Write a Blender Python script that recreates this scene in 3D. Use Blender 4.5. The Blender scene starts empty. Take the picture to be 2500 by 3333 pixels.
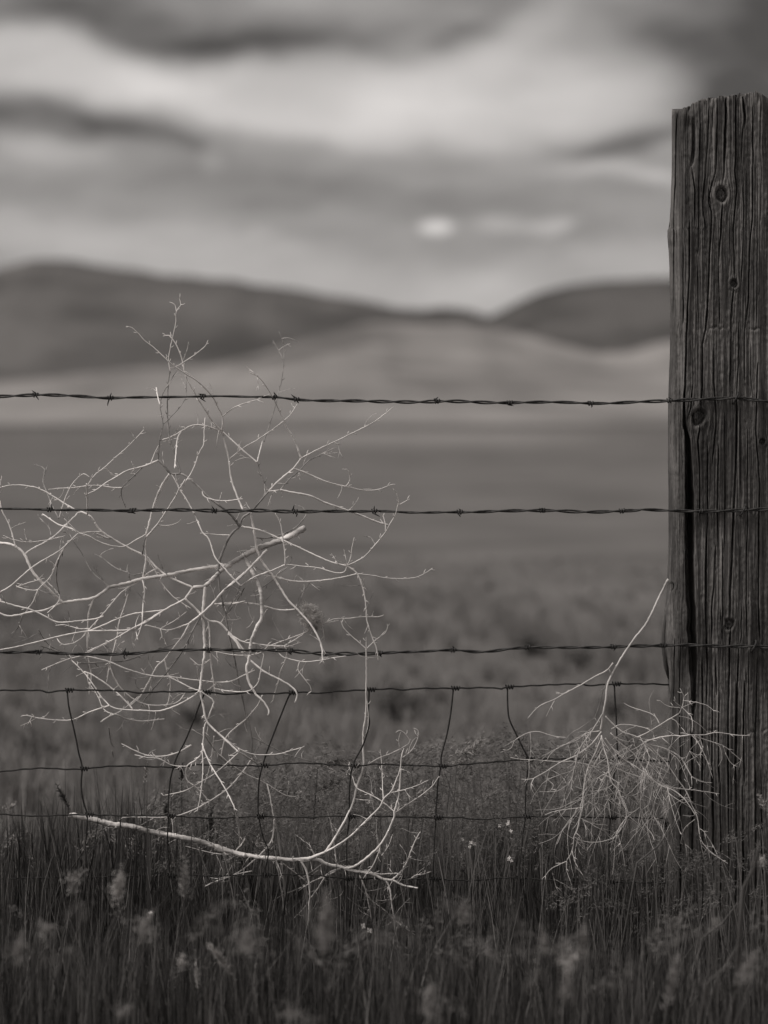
import bpy, math, random
import numpy as np
from mathutils import Vector, Matrix
R = math.radians
random.seed(11); rng = np.random.default_rng(7)
scene = bpy.context.scene
C = scene.collection

# ---------------------------------------------------------------- camera / world / sun / exposure
S = 0.0005            # metres per photo pixel at the fence plane (y = 0)
D = 4.0               # camera to fence
H = 1.0               # camera height above the ground at the fence
HY = 1370.0           # photo row of the horizon
cam_d = bpy.data.cameras.new("camera"); cam = bpy.data.objects.new("camera", cam_d); C.objects.link(cam)
cam.location = (0, -D, H); cam.rotation_euler = (R(90), 0, 0)
cam_d.sensor_fit = 'HORIZONTAL'; cam_d.sensor_width = 33.0
cam_d.lens = 33.0 * D / (2500 * S)
cam_d.shift_y = -(1666.5 - HY) / 2500.0
cam_d.clip_start = 0.05; cam_d.clip_end = 20000
cam_d.dof.use_dof = True; cam_d.dof.focus_distance = D + 0.0
cam_d.dof.aperture_fstop = (cam_d.lens / 1000) / 0.030
scene.camera = cam

SUN_EL, SUN_AZ = 50.0, -110.0      # azimuth measured from +Y (view direction) towards +X
EXPOSURE = 0.0
scene.view_settings.view_transform = 'Standard'; scene.view_settings.look = 'None'
scene.view_settings.exposure = EXPOSURE; scene.view_settings.gamma = 1.0
scene.view_settings.use_curve_mapping = False
scene.cycles.max_bounces = 6; scene.cycles.diffuse_bounces = 3; scene.cycles.glossy_bounces = 2
scene.cycles.transparent_max_bounces = 8
scene.cycles.use_denoising = True

sun_d = bpy.data.lights.new("sun", 'SUN'); sun = bpy.data.objects.new("sun", sun_d); C.objects.link(sun)
sun_d.energy = 2.3; sun_d.angle = R(12); sun_d.color = (1.0, 0.955, 0.92)
sd = Vector((math.sin(R(SUN_AZ)) * math.cos(R(SUN_EL)), math.cos(R(SUN_AZ)) * math.cos(R(SUN_EL)), math.sin(R(SUN_EL))))
sun.rotation_euler = sd.to_track_quat('Z', 'Y').to_euler(); sun.location = sd * 30

world = bpy.data.worlds.new("World"); scene.world = world; world.use_nodes = True
wn = world.node_tree; wn.nodes.clear()
def N(nt, t, **k):
    n = nt.nodes.new(t)
    for a, b in k.items(): setattr(n, a, b)
    return n
def math_node(nt, op, a, b=None, clamp=False):
    n = N(nt, 'ShaderNodeMath', operation=op, use_clamp=clamp)
    for i, v in enumerate((a, b)):
        if v is None: continue
        if isinstance(v, (int, float)): n.inputs[i].default_value = v
        else: nt.links.new(v, n.inputs[i])
    return n.outputs[0]
SKY_LEVEL = 0.73
WTINT = (1.035, 0.992, 0.965)
def build_world():
    nt = wn; L = nt.links.new
    out = N(nt, 'ShaderNodeOutputWorld'); bg = N(nt, 'ShaderNodeBackground'); bg.inputs[1].default_value = 0.1
    L(bg.outputs[0], out.inputs[0])
    sky = N(nt, 'ShaderNodeTexSky', sky_type='NISHITA'); sky.sun_disc = False
    sky.sun_elevation = R(SUN_EL); sky.sun_rotation = R(SUN_AZ)
    bw = N(nt, 'ShaderNodeRGBToBW'); L(sky.outputs[0], bw.inputs[0])
    # direction of the sky: u = x/y, v = z/y  (cloud deck laid out by azimuth and elevation)
    tc = N(nt, 'ShaderNodeTexCoord'); sep = N(nt, 'ShaderNodeSeparateXYZ'); L(tc.outputs['Generated'], sep.inputs[0])
    den = math_node(nt, 'MAXIMUM', math_node(nt, 'ABSOLUTE', sep.outputs[1]), 0.12)
    u = math_node(nt, 'DIVIDE', sep.outputs[0], den); v = math_node(nt, 'DIVIDE', sep.outputs[2], den)
    com = N(nt, 'ShaderNodeCombineXYZ'); L(u, com.inputs[0]); L(v, com.inputs[1])
    # gentle warp so that cloud edges are irregular
    nz = N(nt, 'ShaderNodeTexNoise'); nz.inputs['Scale'].default_value = 14.0; nz.inputs['Detail'].default_value = 5.0
    L(com.outputs[0], nz.inputs['Vector'])
    sub = N(nt, 'ShaderNodeVectorMath', operation='SUBTRACT'); L(nz.outputs['Color'], sub.inputs[0]); sub.inputs[1].default_value = (.5, .5, .5)
    sc_ = N(nt, 'ShaderNodeVectorMath', operation='MULTIPLY'); L(sub.outputs[0], sc_.inputs[0]); sc_.inputs[1].default_value = (.055, .026, 0)
    add = N(nt, 'ShaderNodeVectorMath', operation='ADD'); L(com.outputs[0], add.inputs[0]); L(sc_.outputs[0], add.inputs[1])
    P = add.outputs[0]
    K = 2500 / 1659.0
    # clouds: centre x, y, half width, half height (in 1/1659ths of the view), tilt degrees, brightness change
    blobs = CLOUDS
    total = None
    for (cx, cy, sx, sy, rot, amp, pw) in blobs:
        cu = (cx * K - 1250) * S / D; cv = (HY - cy * K) * S / D
        su = sx * K * S / D; sv = sy * K * S / D
        m = N(nt, 'ShaderNodeMapping', vector_type='TEXTURE'); L(P, m.inputs[0])
        m.inputs['Location'].default_value = (cu, cv, 0); m.inputs['Rotation'].default_value = (0, 0, R(rot)); m.inputs['Scale'].default_value = (su, sv, 1)
        ln = N(nt, 'ShaderNodeVectorMath', operation='LENGTH'); L(m.outputs[0], ln.inputs[0])
        r2 = math_node(nt, 'POWER', ln.outputs['Value'], pw + 1.2)
        e = math_node(nt, 'EXPONENT', math_node(nt, 'MULTIPLY', r2, -1.0))
        t = math_node(nt, 'MULTIPLY', e, amp)
        total = t if total is None else math_node(nt, 'ADD', total, t)
    # streaky fine cloud texture over the whole sky
    mp = N(nt, 'ShaderNodeMapping'); mp.inputs['Scale'].default_value = (9, 30, 1); mp.inputs['Rotation'].default_value = (0, 0, R(6)); L(com.outputs[0], mp.inputs[0])
    n2 = N(nt, 'ShaderNodeTexNoise'); n2.inputs['Scale'].default_value = 1.6; n2.inputs['Detail'].default_value = 6.0; n2.inputs['Roughness'].default_value = .6; L(mp.outputs[0], n2.inputs['Vector'])
    tex = math_node(nt, 'MULTIPLY', math_node(nt, 'SUBTRACT', n2.outputs[0], 0.5), 0.30)
    base = math_node(nt, 'ADD', math_node(nt, 'ADD', total, tex), SKY_BASE)
    base = math_node(nt, 'MAXIMUM', base, 0.05)
    # an overcast sky is brighter overhead than at the horizon
    mr = N(nt, 'ShaderNodeMapRange', interpolation_type='SMOOTHSTEP'); L(sep.outputs[2], mr.inputs[0]); mr.inputs[1].default_value = .22; mr.inputs[2].default_value = .9; mr.inputs[3].default_value = 1.0; mr.inputs[4].default_value = 2.6
    base = math_node(nt, 'MULTIPLY', base, mr.outputs[0])
    # sky luminance flattens near the horizon under the cloud deck
    fl = math_node(nt, 'MULTIPLY', math_node(nt, 'POWER', bw.outputs[0], 0.35), SKY_LEVEL)
    lum = math_node(nt, 'MULTIPLY', fl, base)
    rgb = N(nt, 'ShaderNodeCombineXYZ')
    for i in range(3): L(math_node(nt, 'MULTIPLY', lum, WTINT[i] * 10), rgb.inputs[i])
    L(rgb.outputs[0], bg.inputs[0])
SKY_BASE = 0.235
CLOUDS = [
 # the long bright swoosh
 (120, 135, 330, 70, -14, .22, 3), (620, 215, 380, 88, -6, .23, 3), (1100, 200, 330, 110, 4, .21, 3), (1270, 230, 260, 70, 14, .05, 2.5),
 (1120, 60, 190, 60, 30, .09, 2.5), (850, 290, 420, 38, -6, .05, 2.5),
 # dark deck above
 (330, 50, 330, 64, -8, -.11, 2), (560, 100, 290, 36, -1, -.075, 1.5), (60, 20, 190, 30, -4, -.06, 1.5), (1010, 60, 130, 34, 22, -.09, 2.5),
 (1690, 50, 270, 190, -30, -.185, 1.2), (1470, 85, 170, 44, -28, -.07, 1.5), (1610, 230, 120, 66, -20, -.13, 1.8), (760, 20, 240, 30, 0, .05, 2.5),
 # left dark cloud and its tail
 (90, 255, 165, 46, -8, -.125, 1.8), (300, 290, 160, 26, -16, -.10, 2.5), (130, 335, 110, 24, -2, .10, 2.5), (90, 365, 170, 26, 0, .05, 2.5), (420, 350, 46, 26, 60, .06, 2.5),
 # right grey streak over a pale one
 (1330, 310, 170, 26, 14, -.17, 2.3), (1290, 372, 190, 20, -4, .12, 2.5), (1470, 385, 120, 24, -4, .07, 2.5),
 # grey sheet and small bright puffs
 (700, 420, 560, 60, -4, -.035, 3), (955, 498, 42, 19, 6, .34, 2.5), (1185, 497, 42, 19, 0, .17, 2.5), (1105, 492, 52, 20, 0, .11, 2.5), (562, 510, 50, 20, 0, .06, 2.5),
 # brighter air above the valley
 (600, 590, 720, 66, -8, .115, 3), (1200, 600, 300, 60, 10, .09, 3), (60, 520, 200, 60, 0, .05, 3),
]
build_world()

# ---------------------------------------------------------------- materials
def new_mat(name):
    m = bpy.data.materials.new(name); m.use_nodes = True
    nt = m.node_tree; b = nt.nodes['Principled BSDF']; return m, nt, b
def grey(v, t=(1.04, .99, .955)): return (v * t[0], v * t[1], v * t[2], 1)
def noise_mat(name, lo, hi, scale, stretch=(1, 1, 1), detail=5, rough=.85, spec=.2, bump=0, bump_scale=None, p0=.35, p1=.65, attr=None, attr_amt=0.0, metal=0, trans=0):
    m, nt, b = new_mat(name); L = nt.links.new
    tc = N(nt, 'ShaderNodeTexCoord'); mp = N(nt, 'ShaderNodeMapping'); mp.inputs['Scale'].default_value = stretch; L(tc.outputs['Object'], mp.inputs[0])
    nz = N(nt, 'ShaderNodeTexNoise'); nz.inputs['Scale'].default_value = scale; nz.inputs['Detail'].default_value = detail; L(mp.outputs[0], nz.inputs['Vector'])
    cr = N(nt, 'ShaderNodeValToRGB'); cr.color_ramp.elements[0].position = p0; cr.color_ramp.elements[1].position = p1
    cr.color_ramp.elements[0].color = grey(lo); cr.color_ramp.elements[1].color = grey(hi)
    fac = nz.outputs[0]
    if attr:
        at = N(nt, 'ShaderNodeAttribute', attribute_name=attr)
        fac = math_node(nt, 'ADD', math_node(nt, 'MULTIPLY', fac, 1 - attr_amt), math_node(nt, 'MULTIPLY', at.outputs['Fac'], attr_amt))
    L(fac, cr.inputs[0]); L(cr.outputs[0], b.inputs['Base Color'])
    b.inputs['Roughness'].default_value = rough; b.inputs['Specular IOR Level'].default_value = spec; b.inputs['Metallic'].default_value = metal
    if bump:
        n2 = N(nt, 'ShaderNodeTexNoise'); n2.inputs['Scale'].default_value = bump_scale or scale * 3; n2.inputs['Detail'].default_value = 6; L(mp.outputs[0], n2.inputs['Vector'])
        bp = N(nt, 'ShaderNodeBump'); bp.inputs['Strength'].default_value = 1.0; bp.inputs['Distance'].default_value = bump; L(n2.outputs[0], bp.inputs['Height']); L(bp.outputs[0], b.inputs['Normal'])
    return m
M = {}
M['pale_stem'] = noise_mat('pale_dry_stem', .56, .86, 60, rough=.7, p0=.3, p1=.6)
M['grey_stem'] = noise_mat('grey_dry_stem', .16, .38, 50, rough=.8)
M['thick_stem'] = noise_mat('peeling_dry_stem', .34, .84, 38, stretch=(.35, 1, 1.6), rough=.75, p0=.36, p1=.6, bump=.002)
M['brush'] = noise_mat('pale_fine_twig', .42, .70, 45, rough=.75)
M['wire'] = noise_mat('rusty_wire', .018, .06, 160, rough=.6, spec=.35, bump=.0003, bump_scale=900)
M['mesh_wire'] = noise_mat('dark_rusted_wire', .016, .045, 120, rough=.75, spec=.2, bump=.0003, bump_scale=800)
M['grass'] = noise_mat('dark_green_grass', .02, .17, 6, attr='shade', attr_amt=.75, rough=.7, p0=.15, p1=.9)
M['dry_grass'] = noise_mat('dry_fuzzy_grass', .11, .34, 5, attr='shade', attr_amt=.6, rough=.9, p0=.2, p1=.85)
M['green_stem'] = noise_mat('dark_green_stem', .03, .07, 30, rough=.8)
M['field_grass'] = noise_mat('field_grass', .14, .25, 1.2, attr='shade', attr_amt=.5, rough=.9, p0=.2, p1=.85)
M['head_pale'] = noise_mat('pale_seed_head', .26, .48, 120, rough=.95)
M['head_dull'] = noise_mat('dull_seed_head', .17, .32, 120, rough=.95)
M['head_dark'] = noise_mat('dark_seed_head', .035, .08, 120, rough=.95)
M['petal'] = noise_mat('white_petal', .5, .7, 80, rough=.6)
M['shrub'] = noise_mat('grey_shrub_leaf', .05, .11, 10, rough=.9)
M['hill_left'] = noise_mat('brush_covered_mountain', .05, .125, .0045, stretch=(1, 1, 2.5), rough=1, spec=0, detail=5, p0=.38, p1=.62)
M['hill_right'] = noise_mat('dark_wooded_mountain', .025, .095, .0055, stretch=(1, 1, 2.5), rough=1, spec=0, detail=4, p0=.44, p1=.66)
M['hill_mid'] = noise_mat('pale_grassy_hill', .12, .28, .008, stretch=(1, 1, 3), rough=1, spec=0, detail=5, p0=.38, p1=.62)
M['bench'] = noise_mat('dry_valley_slope', .15, .29, .009, stretch=(1, .4, 5), rough=1, spec=0, detail=4)

# ground: pale stripe and darker far field laid out in metres
def ground_mat():
    m, nt, b = new_mat('field_soil_and_stubble'); L = nt.links.new
    g = N(nt, 'ShaderNodeNewGeometry'); sp = N(nt, 'ShaderNodeSeparateXYZ'); L(g.outputs['Position'], sp.inputs[0])
    def ramp(src, a, c):
        r = N(nt, 'ShaderNodeMapRange', interpolation_type='SMOOTHSTEP'); L(src, r.inputs[0]); r.inputs[1].default_value = a; r.inputs[2].default_value = c; return r.outputs[0]
    n1 = N(nt, 'ShaderNodeTexNoise'); n1.inputs['Scale'].default_value = .55; n1.inputs['Detail'].default_value = 5; L(g.outputs['Position'], n1.inputs['Vector'])
    n2 = N(nt, 'ShaderNodeTexNoise'); n2.inputs['Scale'].default_value = .035; n2.inputs['Detail'].default_value = 4; L(g.outputs['Position'], n2.inputs['Vector'])
    mixn = math_node(nt, 'ADD', math_node(nt, 'MULTIPLY', n1.outputs[0], .6), math_node(nt, 'MULTIPLY', n2.outputs[0], .4))
    val = math_node(nt, 'ADD', math_node(nt, 'MULTIPLY', math_node(nt, 'SUBTRACT', mixn, .5), .28), .135)
    Y = sp.outputs[1]; X = sp.outputs[0]
    xw = math_node(nt, 'DIVIDE', X, math_node(nt, 'ADD', Y, 4.0))     # which fields lie where: a wedge of pale stubble running away from the road
    near = math_node(nt, 'MULTIPLY', math_node(nt, 'SUBTRACT', 1.0, ramp(Y, 1, 9)), -.035)
    far = math_node(nt, 'MULTIPLY', ramp(Y, 210, 290), -.03)
    st = math_node(nt, 'MULTIPLY', ramp(Y, 65, 150), math_node(nt, 'SUBTRACT', 1.0, ramp(Y, 180, 280)))
    st = math_node(nt, 'MULTIPLY', st, math_node(nt, 'MULTIPLY', ramp(xw, -.075, -.045), math_node(nt, 'SUBTRACT', 1.0, ramp(xw, .04, .115))))
    st = math_node(nt, 'MULTIPLY', st, .085)
    val = math_node(nt, 'ADD', math_node(nt, 'ADD', val, near), math_node(nt, 'ADD', far, st))
    cc = N(nt, 'ShaderNodeCombineXYZ')
    for i, t in enumerate((1.04, .99, .955)): L(math_node(nt, 'MULTIPLY', val, t), cc.inputs[i])
    L(cc.outputs[0], b.inputs['Base Color']); b.inputs['Roughness'].default_value = 1; b.inputs['Specular IOR Level'].default_value = 0
    return m
M['ground'] = ground_mat()

# ---------------------------------------------------------------- helpers
def px(x, y, d=0.0):
    k = (D + d) / D
    return Vector(((x - 1250) * S * k, d, H + (HY - y) * S * k))
class MB:
    def __init__(s): s.v = []; s.f = []
    def tube(s, pts, rad, n=6, cap=True):
        m = len(pts)
        if m < 2: return
        base = len(s.v); T = []
        for i in range(m):
            a = pts[max(i - 1, 0)]; b = pts[min(i + 1, m - 1)]; t = (b - a)
            T.append(t.normalized() if t.length > 1e-9 else Vector((0, 0, 1)))
        u = T[0].orthogonal().normalized()
        for i in range(m):
            u = (u - T[i] * u.dot(T[i]))
            u = u.normalized() if u.length > 1e-6 else T[i].orthogonal().normalized()
            w = T[i].cross(u); r = rad[i] if hasattr(rad, '__len__') else rad
            for k in range(n):
                a = 2 * math.pi * k / n
                s.v.append(pts[i] + (u * math.cos(a) + w * math.sin(a)) * r)
        for i in range(m - 1):
            for k in range(n):
                a = base + i * n + k; b = base + i * n + (k + 1) % n
                s.f.append((a, b, b + n, a + n))
        if cap:
            s.f.append(tuple(base + k for k in reversed(range(n)))); s.f.append(tuple(base + (m - 1) * n + k for k in range(n)))
    def quad(s, a, b, c, d):
        i = len(s.v); s.v += [a, b, c, d]; s.f.append((i, i + 1, i + 2, i + 3))
    def build(s, name, mat, parent=None, smooth=True, shift=None):
        me = bpy.data.meshes.new(name)
        off = Vector(parent.location) if parent is not None else (Vector(shift) if shift is not None else Vector((0, 0, 0)))
        me.from_pydata([tuple(v - off) for v in s.v], [], s.f)
        me.materials.append(mat)
        if smooth: me.shade_smooth()
        o = bpy.data.objects.new(name, me); C.objects.link(o)
        if parent is not None: o.parent = parent
        elif shift is not None: o.location = off
        return o
def empty(name, loc, label, cat, group=None):
    o = bpy.data.objects.new(name, None); C.objects.link(o); o.location = loc; o.empty_display_size = .05
    o['label'] = label; o['category'] = cat
    if group: o['group'] = group
    return o
def tag(o, label=None, cat=None, group=None, kind=None):
    for k, v in (('label', label), ('category', cat), ('group', group), ('kind', kind)):
        if v: o[k] = v
    return o
def np_mesh(name, verts, faces, mat, attr=None, smooth=False, parent=None):
    me = bpy.data.meshes.new(name); nv = len(verts); nf = len(faces); k = faces.shape[1]
    me.vertices.add(nv); me.vertices.foreach_set('co', np.ascontiguousarray(verts, dtype=np.float32).ravel())
    me.loops.add(nf * k); me.loops.foreach_set('vertex_index', np.ascontiguousarray(faces, dtype=np.int32).ravel())
    me.polygons.add(nf); me.polygons.foreach_set('loop_start', np.arange(0, nf * k, k, dtype=np.int32)); me.polygons.foreach_set('loop_total', np.full(nf, k, dtype=np.int32))
    me.update(calc_edges=True)
    if attr is not None:
        a = me.attributes.new('shade', 'FLOAT', 'POINT'); a.data.foreach_set('value', attr.astype(np.float32))
    me.materials.append(mat)
    if smooth: me.shade_smooth()
    o = bpy.data.objects.new(name, me); C.objects.link(o)
    if parent is not None: o.parent = parent
    return o
def catmull(P, step):
    """P: list of (x,y) -> dense list of points with running parameter 0..1"""
    n = len(P)
    if n == 2: P = [P[0], ((P[0][0] + P[1][0]) / 2, (P[0][1] + P[1][1]) / 2), P[1]]; n = 3
    out = []
    for i in range(n - 1):
        p0 = P[max(i - 1, 0)]; p1 = P[i]; p2 = P[i + 1]; p3 = P[min(i + 2, n - 1)]
        L = math.hypot(p2[0] - p1[0], p2[1] - p1[1]); k = max(1, int(L / step))
        for j in range(k):
            t = j / k
            f = lambda a, b, c, d: .5 * ((2 * b) + (-a + c) * t + (2 * a - 5 * b + 4 * c - d) * t * t + (-a + 3 * b - 3 * c + d) * t ** 3)
            out.append((f(p0[0], p1[0], p2[0], p3[0]), f(p0[1], p1[1], p2[1], p3[1])))
    out.append(tuple(P[-1])); return out
def interp(tab, x):
    xs = [a for a, b in tab]; ys = [b for a, b in tab]; return float(np.interp(x, xs, ys))
_perm = rng.random((64, 64))
def vnoise(x, y, seed=0):
    x = np.asarray(x, float) + seed * 17.3; y = np.asarray(y, float) + seed * 9.1
    xi = np.floor(x).astype(int); yi = np.floor(y).astype(int); fx = x - xi; fy = y - yi
    fx = fx * fx * (3 - 2 * fx); fy = fy * fy * (3 - 2 * fy)
    g = lambda a, b: _perm[(a + 13 * seed) % 64, (b + 29 * seed) % 64]
    return (g(xi, yi) * (1 - fx) + g(xi + 1, yi) * fx) * (1 - fy) + (g(xi, yi + 1) * (1 - fx) + g(xi + 1, yi + 1) * fx) * fy

# ---------------------------------------------------------------- ground and hills
def build_ground():
    ys = np.concatenate([np.linspace(-8, 12, 81), np.geomspace(12.5, 9000, 60)])
    xs = np.linspace(-1, 1, 61)
    V = []
    for y in ys:
        half = 6 + abs(y) * .9
        for x in xs:
            X = x * half
            z = 0.012 * (vnoise(X * 1.7, y * 1.7, 1) - .5) * (1 if y < 12 else 0)
            V.append((X, y, float(z)))
    n = len(xs); F = [(j * n + i, j * n + i + 1, (j + 1) * n + i + 1, (j + 1) * n + i) for j in range(len(ys) - 1) for i in range(n - 1)]
    o = np_mesh('ground', np.array(V), np.array(F), M['ground'], smooth=True); tag(o, kind='structure')
build_ground()
K = 2500 / 1659.0
def hill(name, dist, front, back, prof, mat, rough, label_px0=-500, px1=2200, nx=220, z0=-3):
    """ridge line given in 1/1659 view units -> a real ridge `dist` metres away with a front and a back slope"""
    xs = np.linspace(label_px0, px1, nx); rows = [(-front, 0, 0), (-front * .75, .12, .3), (-front * .5, .36, .7), (-front * .25, .7, .9), (-front * .1, .9, .6), (0, 1, .25), (back * .15, .93, .5), (back * .5, .5, 1), (back, 0, 0)]
    V = []
    for (dy, hf, nf) in rows:
        for xx in xs:
            zr = H + (HY - interp(prof, xx) * K) * S * (D + dist) / D
            X = (xx * K - 1250) * S * (D + dist) / D
            nn = (vnoise(xx * .02 + dy * .002, dy * .004, 3) - .5) * 2
            z = z0 + (zr - z0) * hf * (1 + 0 * nn) + nn * rough * nf
            V.append((X, dist + dy + nn * rough * nf, float(z)))
    n = nx; F = [(j * n + i, j * n + i + 1, (j + 1) * n + i + 1, (j + 1) * n + i) for j in range(len(rows) - 1) for i in range(n - 1)]
    o = np_mesh(name, np.array(V), np.array(F), mat, smooth=True); tag(o, kind='structure'); return o
hill('mountain', 3600, 900, 1500, [(-600, 640), (-200, 620), (0, 578), (70, 560), (150, 563), (240, 578), (340, 592), (480, 604), (620, 624), (760, 646), (860, 664), (910, 668), (955, 662), (1000, 670), (1060, 684), (1200, 700), (1500, 760), (1700, 900), (2200, 915)], M['hill_left'], 9)
hill('mountain', 2900, 700, 1500, [(-500, 930), (900, 930), (1000, 700), (1060, 682), (1110, 656), (1170, 634), (1230, 618), (1320, 608), (1440, 602), (1700, 590), (2200, 640)], M['hill_right'], 9)
hill('hill', 1900, 500, 700, [(-500, 960), (250, 915), (380, 806), (480, 786), (600, 754), (700, 724), (780, 700), (850, 694), (940, 700), (1040, 702), (1120, 718), (1200, 742), (1290, 764), (1360, 760), (1440, 738), (1600, 730), (2200, 760)], M['hill_mid'], 3)
hill('hillside', 1300, 700, 900, [(-500, 822), (0, 824), (150, 812), (260, 800), (420, 792), (560, 788), (700, 782), (900, 790), (1100, 800), (1300, 812), (1450, 816), (2200, 820)], M['bench'], 2.5)

# ---------------------------------------------------------------- low shrubs far out in the field
SHRUBS = [(1735, 2105, 75, 'broad dark shrub blurred in the field, left of the pale stem'), (1890, 2150, 60, 'small dark shrub blurred in the field beside the hanging twig'),
          (1290, 2290, 110, 'widest dark shrub blurred in the field above the middle fence wires'), (1085, 2250, 70, 'dark shrub blurred behind the right end of the pale twigs'),
          (120, 2440, 95, 'dark shrub blurred in the field at the far left below the top mesh wire'), (1990, 2300, 75, 'dark shrub blurred in the field close to the wooden post'),
          (640, 2330, 60, 'faint shrub blurred behind the lower twigs of the large tumbleweed')]
def shrub(cx, cy, w, label):
    d = 8.0 / ((cy + w * .5 - HY) * S * 4 / 4) * .5 - D if False else (H * D / ((cy + w * .45 - HY) * S)) - D
    k = (D + d) / D; hw = w * S * k; base = Vector(((cx - 1250) * S * k, d, 0))
    e = empty('low_shrub', base, label, 'shrub', 'low shrubs out in the field')
    st = MB(); lf = MB()
    for i in range(14):
        a = random.uniform(0, 6.28); t = random.uniform(.2, 1)
        tip = base + Vector((math.cos(a) * hw * t, math.sin(a) * hw * t, hw * random.uniform(.5, 1.1)))
        st.tube([base, base.lerp(tip, .5) + Vector((0, 0, hw * .15)), tip], [.006, .004, .002], 4)
        for j in range(60):
            p = base.lerp(tip, random.uniform(.35, 1.1)) + Vector([random.gauss(0, hw * .14) for _ in range(3)])
            p.z = max(p.z, .01)
            u = Vector([random.gauss(0, 1) for _ in range(3)]).normalized(); v = u.orthogonal().normalized(); s = hw * .07
            lf.quad(p - u * s, p - v * s * .5, p + u * s, p + v * s * .5)
    st.build('stem', M['grey_stem'], e); lf.build('foliage', M['shrub'], e, smooth=False)
for s_ in SHRUBS: shrub(*s_)

# ---------------------------------------------------------------- wooden post
CR = []   # cracks: (points in photo px, width px, depth m)
def c4(w, dep, *p): CR.append(([(2100 + a * .3617, 250 + b * .3617) for a, b in p], w, dep))
def c5(w, dep, *p): CR.append(([(2100 + a * .3617, 1000 + b * .3617) for a, b in p], w, dep))
def c6(w, dep, *p): CR.append(([(2100 + a * .3617, 1750 + b * .3617) for a, b in p], w, dep))
def c7(w, dep, *p): CR.append(([(1400 + a * .663, 2100 + b * .663) for a, b in p], w, dep))
c4(7, .010, (300, 330), (290, 500), (280, 900), (268, 1350), (262, 2212)); c4(13, .012, (440, 360), (455, 480), (450, 650), (430, 800)); c4(4, .006, (430, 800), (455, 1000), (455, 1300))
c4(4, .008, (585, 250), (565, 650), (545, 900), (525, 1050), (530, 1200), (550, 1390)); c4(4.5, .010, (575, 1000), (580, 1130), (605, 1215), (600, 1400), (585, 1600), (578, 1800), (570, 2000), (560, 2212))
c4(6, .014, (735, 190), (725, 600), (715, 850), (700, 985)); c4(4, .011, (705, 1130), (690, 1350), (675, 1550), (665, 1700)); c4(3, .007, (665, 1700), (670, 1900), (675, 2212))
c4(4, .008, (655, 190), (650, 600), (640, 850), (600, 990), (583, 1070), (605, 1180)); c4(3, .006, (620, 200), (610, 450))
c4(7, .012, (880, 150), (905, 350), (895, 460)); c4(3.5, .009, (885, 430), (875, 760)); c4(3.5, .008, (820, 180), (820, 700), (810, 850), (830, 1000), (820, 1150), (800, 1350), (805, 1600), (808, 1820))
c4(4, .010, (808, 1890), (785, 2100), (780, 2212)); c4(3.5, .009, (975, 260), (975, 1000), (970, 1300), (950, 1500), (940, 1700), (935, 2000), (915, 2212)); c4(4, .008, (1050, 200), (1045, 500), (1050, 900), (1045, 1300))
c4(4.5, .009, (405, 1300), (400, 1800), (385, 2100), (380, 2212)); c4(4, .007, (345, 1500), (350, 2212)); c4(3, .006, (500, 400), (490, 900), (480, 1600)); c4(3, .005, (770, 1300), (770, 1700))
c4(3, .006, (885, 800), (895, 1200), (890, 1400), (870, 1900)); c4(3, .006, (1020, 900), (1015, 1600), (1010, 2212)); c4(3, .006, (480, 1700), (485, 2212))
c5(5.5, .011, (385, 0), (375, 400), (365, 700), (350, 950), (345, 1100)); c5(4.5, .010, (560, 0), (550, 200), (522, 330), (520, 700), (500, 930)); c5(4, .009, (500, 1060), (480, 1200), (495, 1400), (498, 1700), (500, 1950))
c5(4, .009, (620, 350), (622, 700), (642, 950), (640, 1100), (622, 1250), (612, 1400)); c5(4, .010, (665, 1250), (655, 1700), (660, 2212)); c5(3.5, .009, (780, 0), (775, 500), (765, 700)); c5(3.5, .008, (845, 140), (847, 500), (832, 800))
c5(6, .014, (830, 800), (830, 1200), (815, 1600), (800, 1900), (792, 2212)); c5(3.5, .008, (920, 0), (900, 250), (895, 700)); c5(3, .007, (960, 300), (960, 800)); c5(3, .007, (720, 950), (725, 1700), (715, 2212)); c5(3.5, .009, (568, 1250), (568, 1800), (555, 2212))
c5(3.5, .008, (245, 650), (235, 1200), (230, 1500), (255, 1650)); c5(3, .006, (930, 1100), (925, 1900), (920, 2212)); c5(3.5, .008, (1020, 500), (1000, 1100), (1035, 1600), (1020, 2212)); c5(3, .006, (860, 900), (860, 1700)); c5(3.5, .008, (430, 700), (415, 900), (385, 1000))
c6(4.5, .011, (555, 0), (550, 600), (560, 1000), (565, 1200), (555, 1500)); c6(4, .009, (640, 80), (620, 450), (603, 650), (605, 900)); c6(3, .006, (680, 650), (690, 900), (682, 1100)); c6(4, .009, (640, 1040), (645, 1420))
c6(4.5, .010, (672, 1380), (665, 1800), (668, 2212)); c6(4.5, .010, (520, 1080), (520, 1600), (520, 2212)); c6(4, .009, (612, 1250), (610, 1700), (602, 2212)); c6(4, .009, (850, 1000), (835, 1350)); c6(7, .015, (835, 1300), (825, 1700), (815, 2212))
c6(4, .009, (900, 1300), (890, 1750), (898, 2212)); c6(4, .009, (1015, 1080), (1000, 1700), (990, 2212)); c6(3, .007, (920, 0), (918, 600), (920, 900)); c6(4, .009, (1025, 0), (1025, 600), (1040, 930)); c6(3, .007, (872, 600), (870, 900), (850, 1000))
c6(6.5, .012, (240, 1400), (235, 1700), (245, 2212)); c6(7, .016, (790, 0), (783, 250), (770, 500), (768, 750)); c6(5, .012, (775, 815), (765, 1100), (755, 1500), (752, 1900), (750, 2212)); c6(3, .006, (320, 900), (310, 1500), (330, 2212)); c6(3, .006, (700, 0), (700, 500), (705, 1200))
c6(3, .006, (270, 900), (262, 1500)); c6(3, .005, (940, 1000), (930, 1700))
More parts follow.
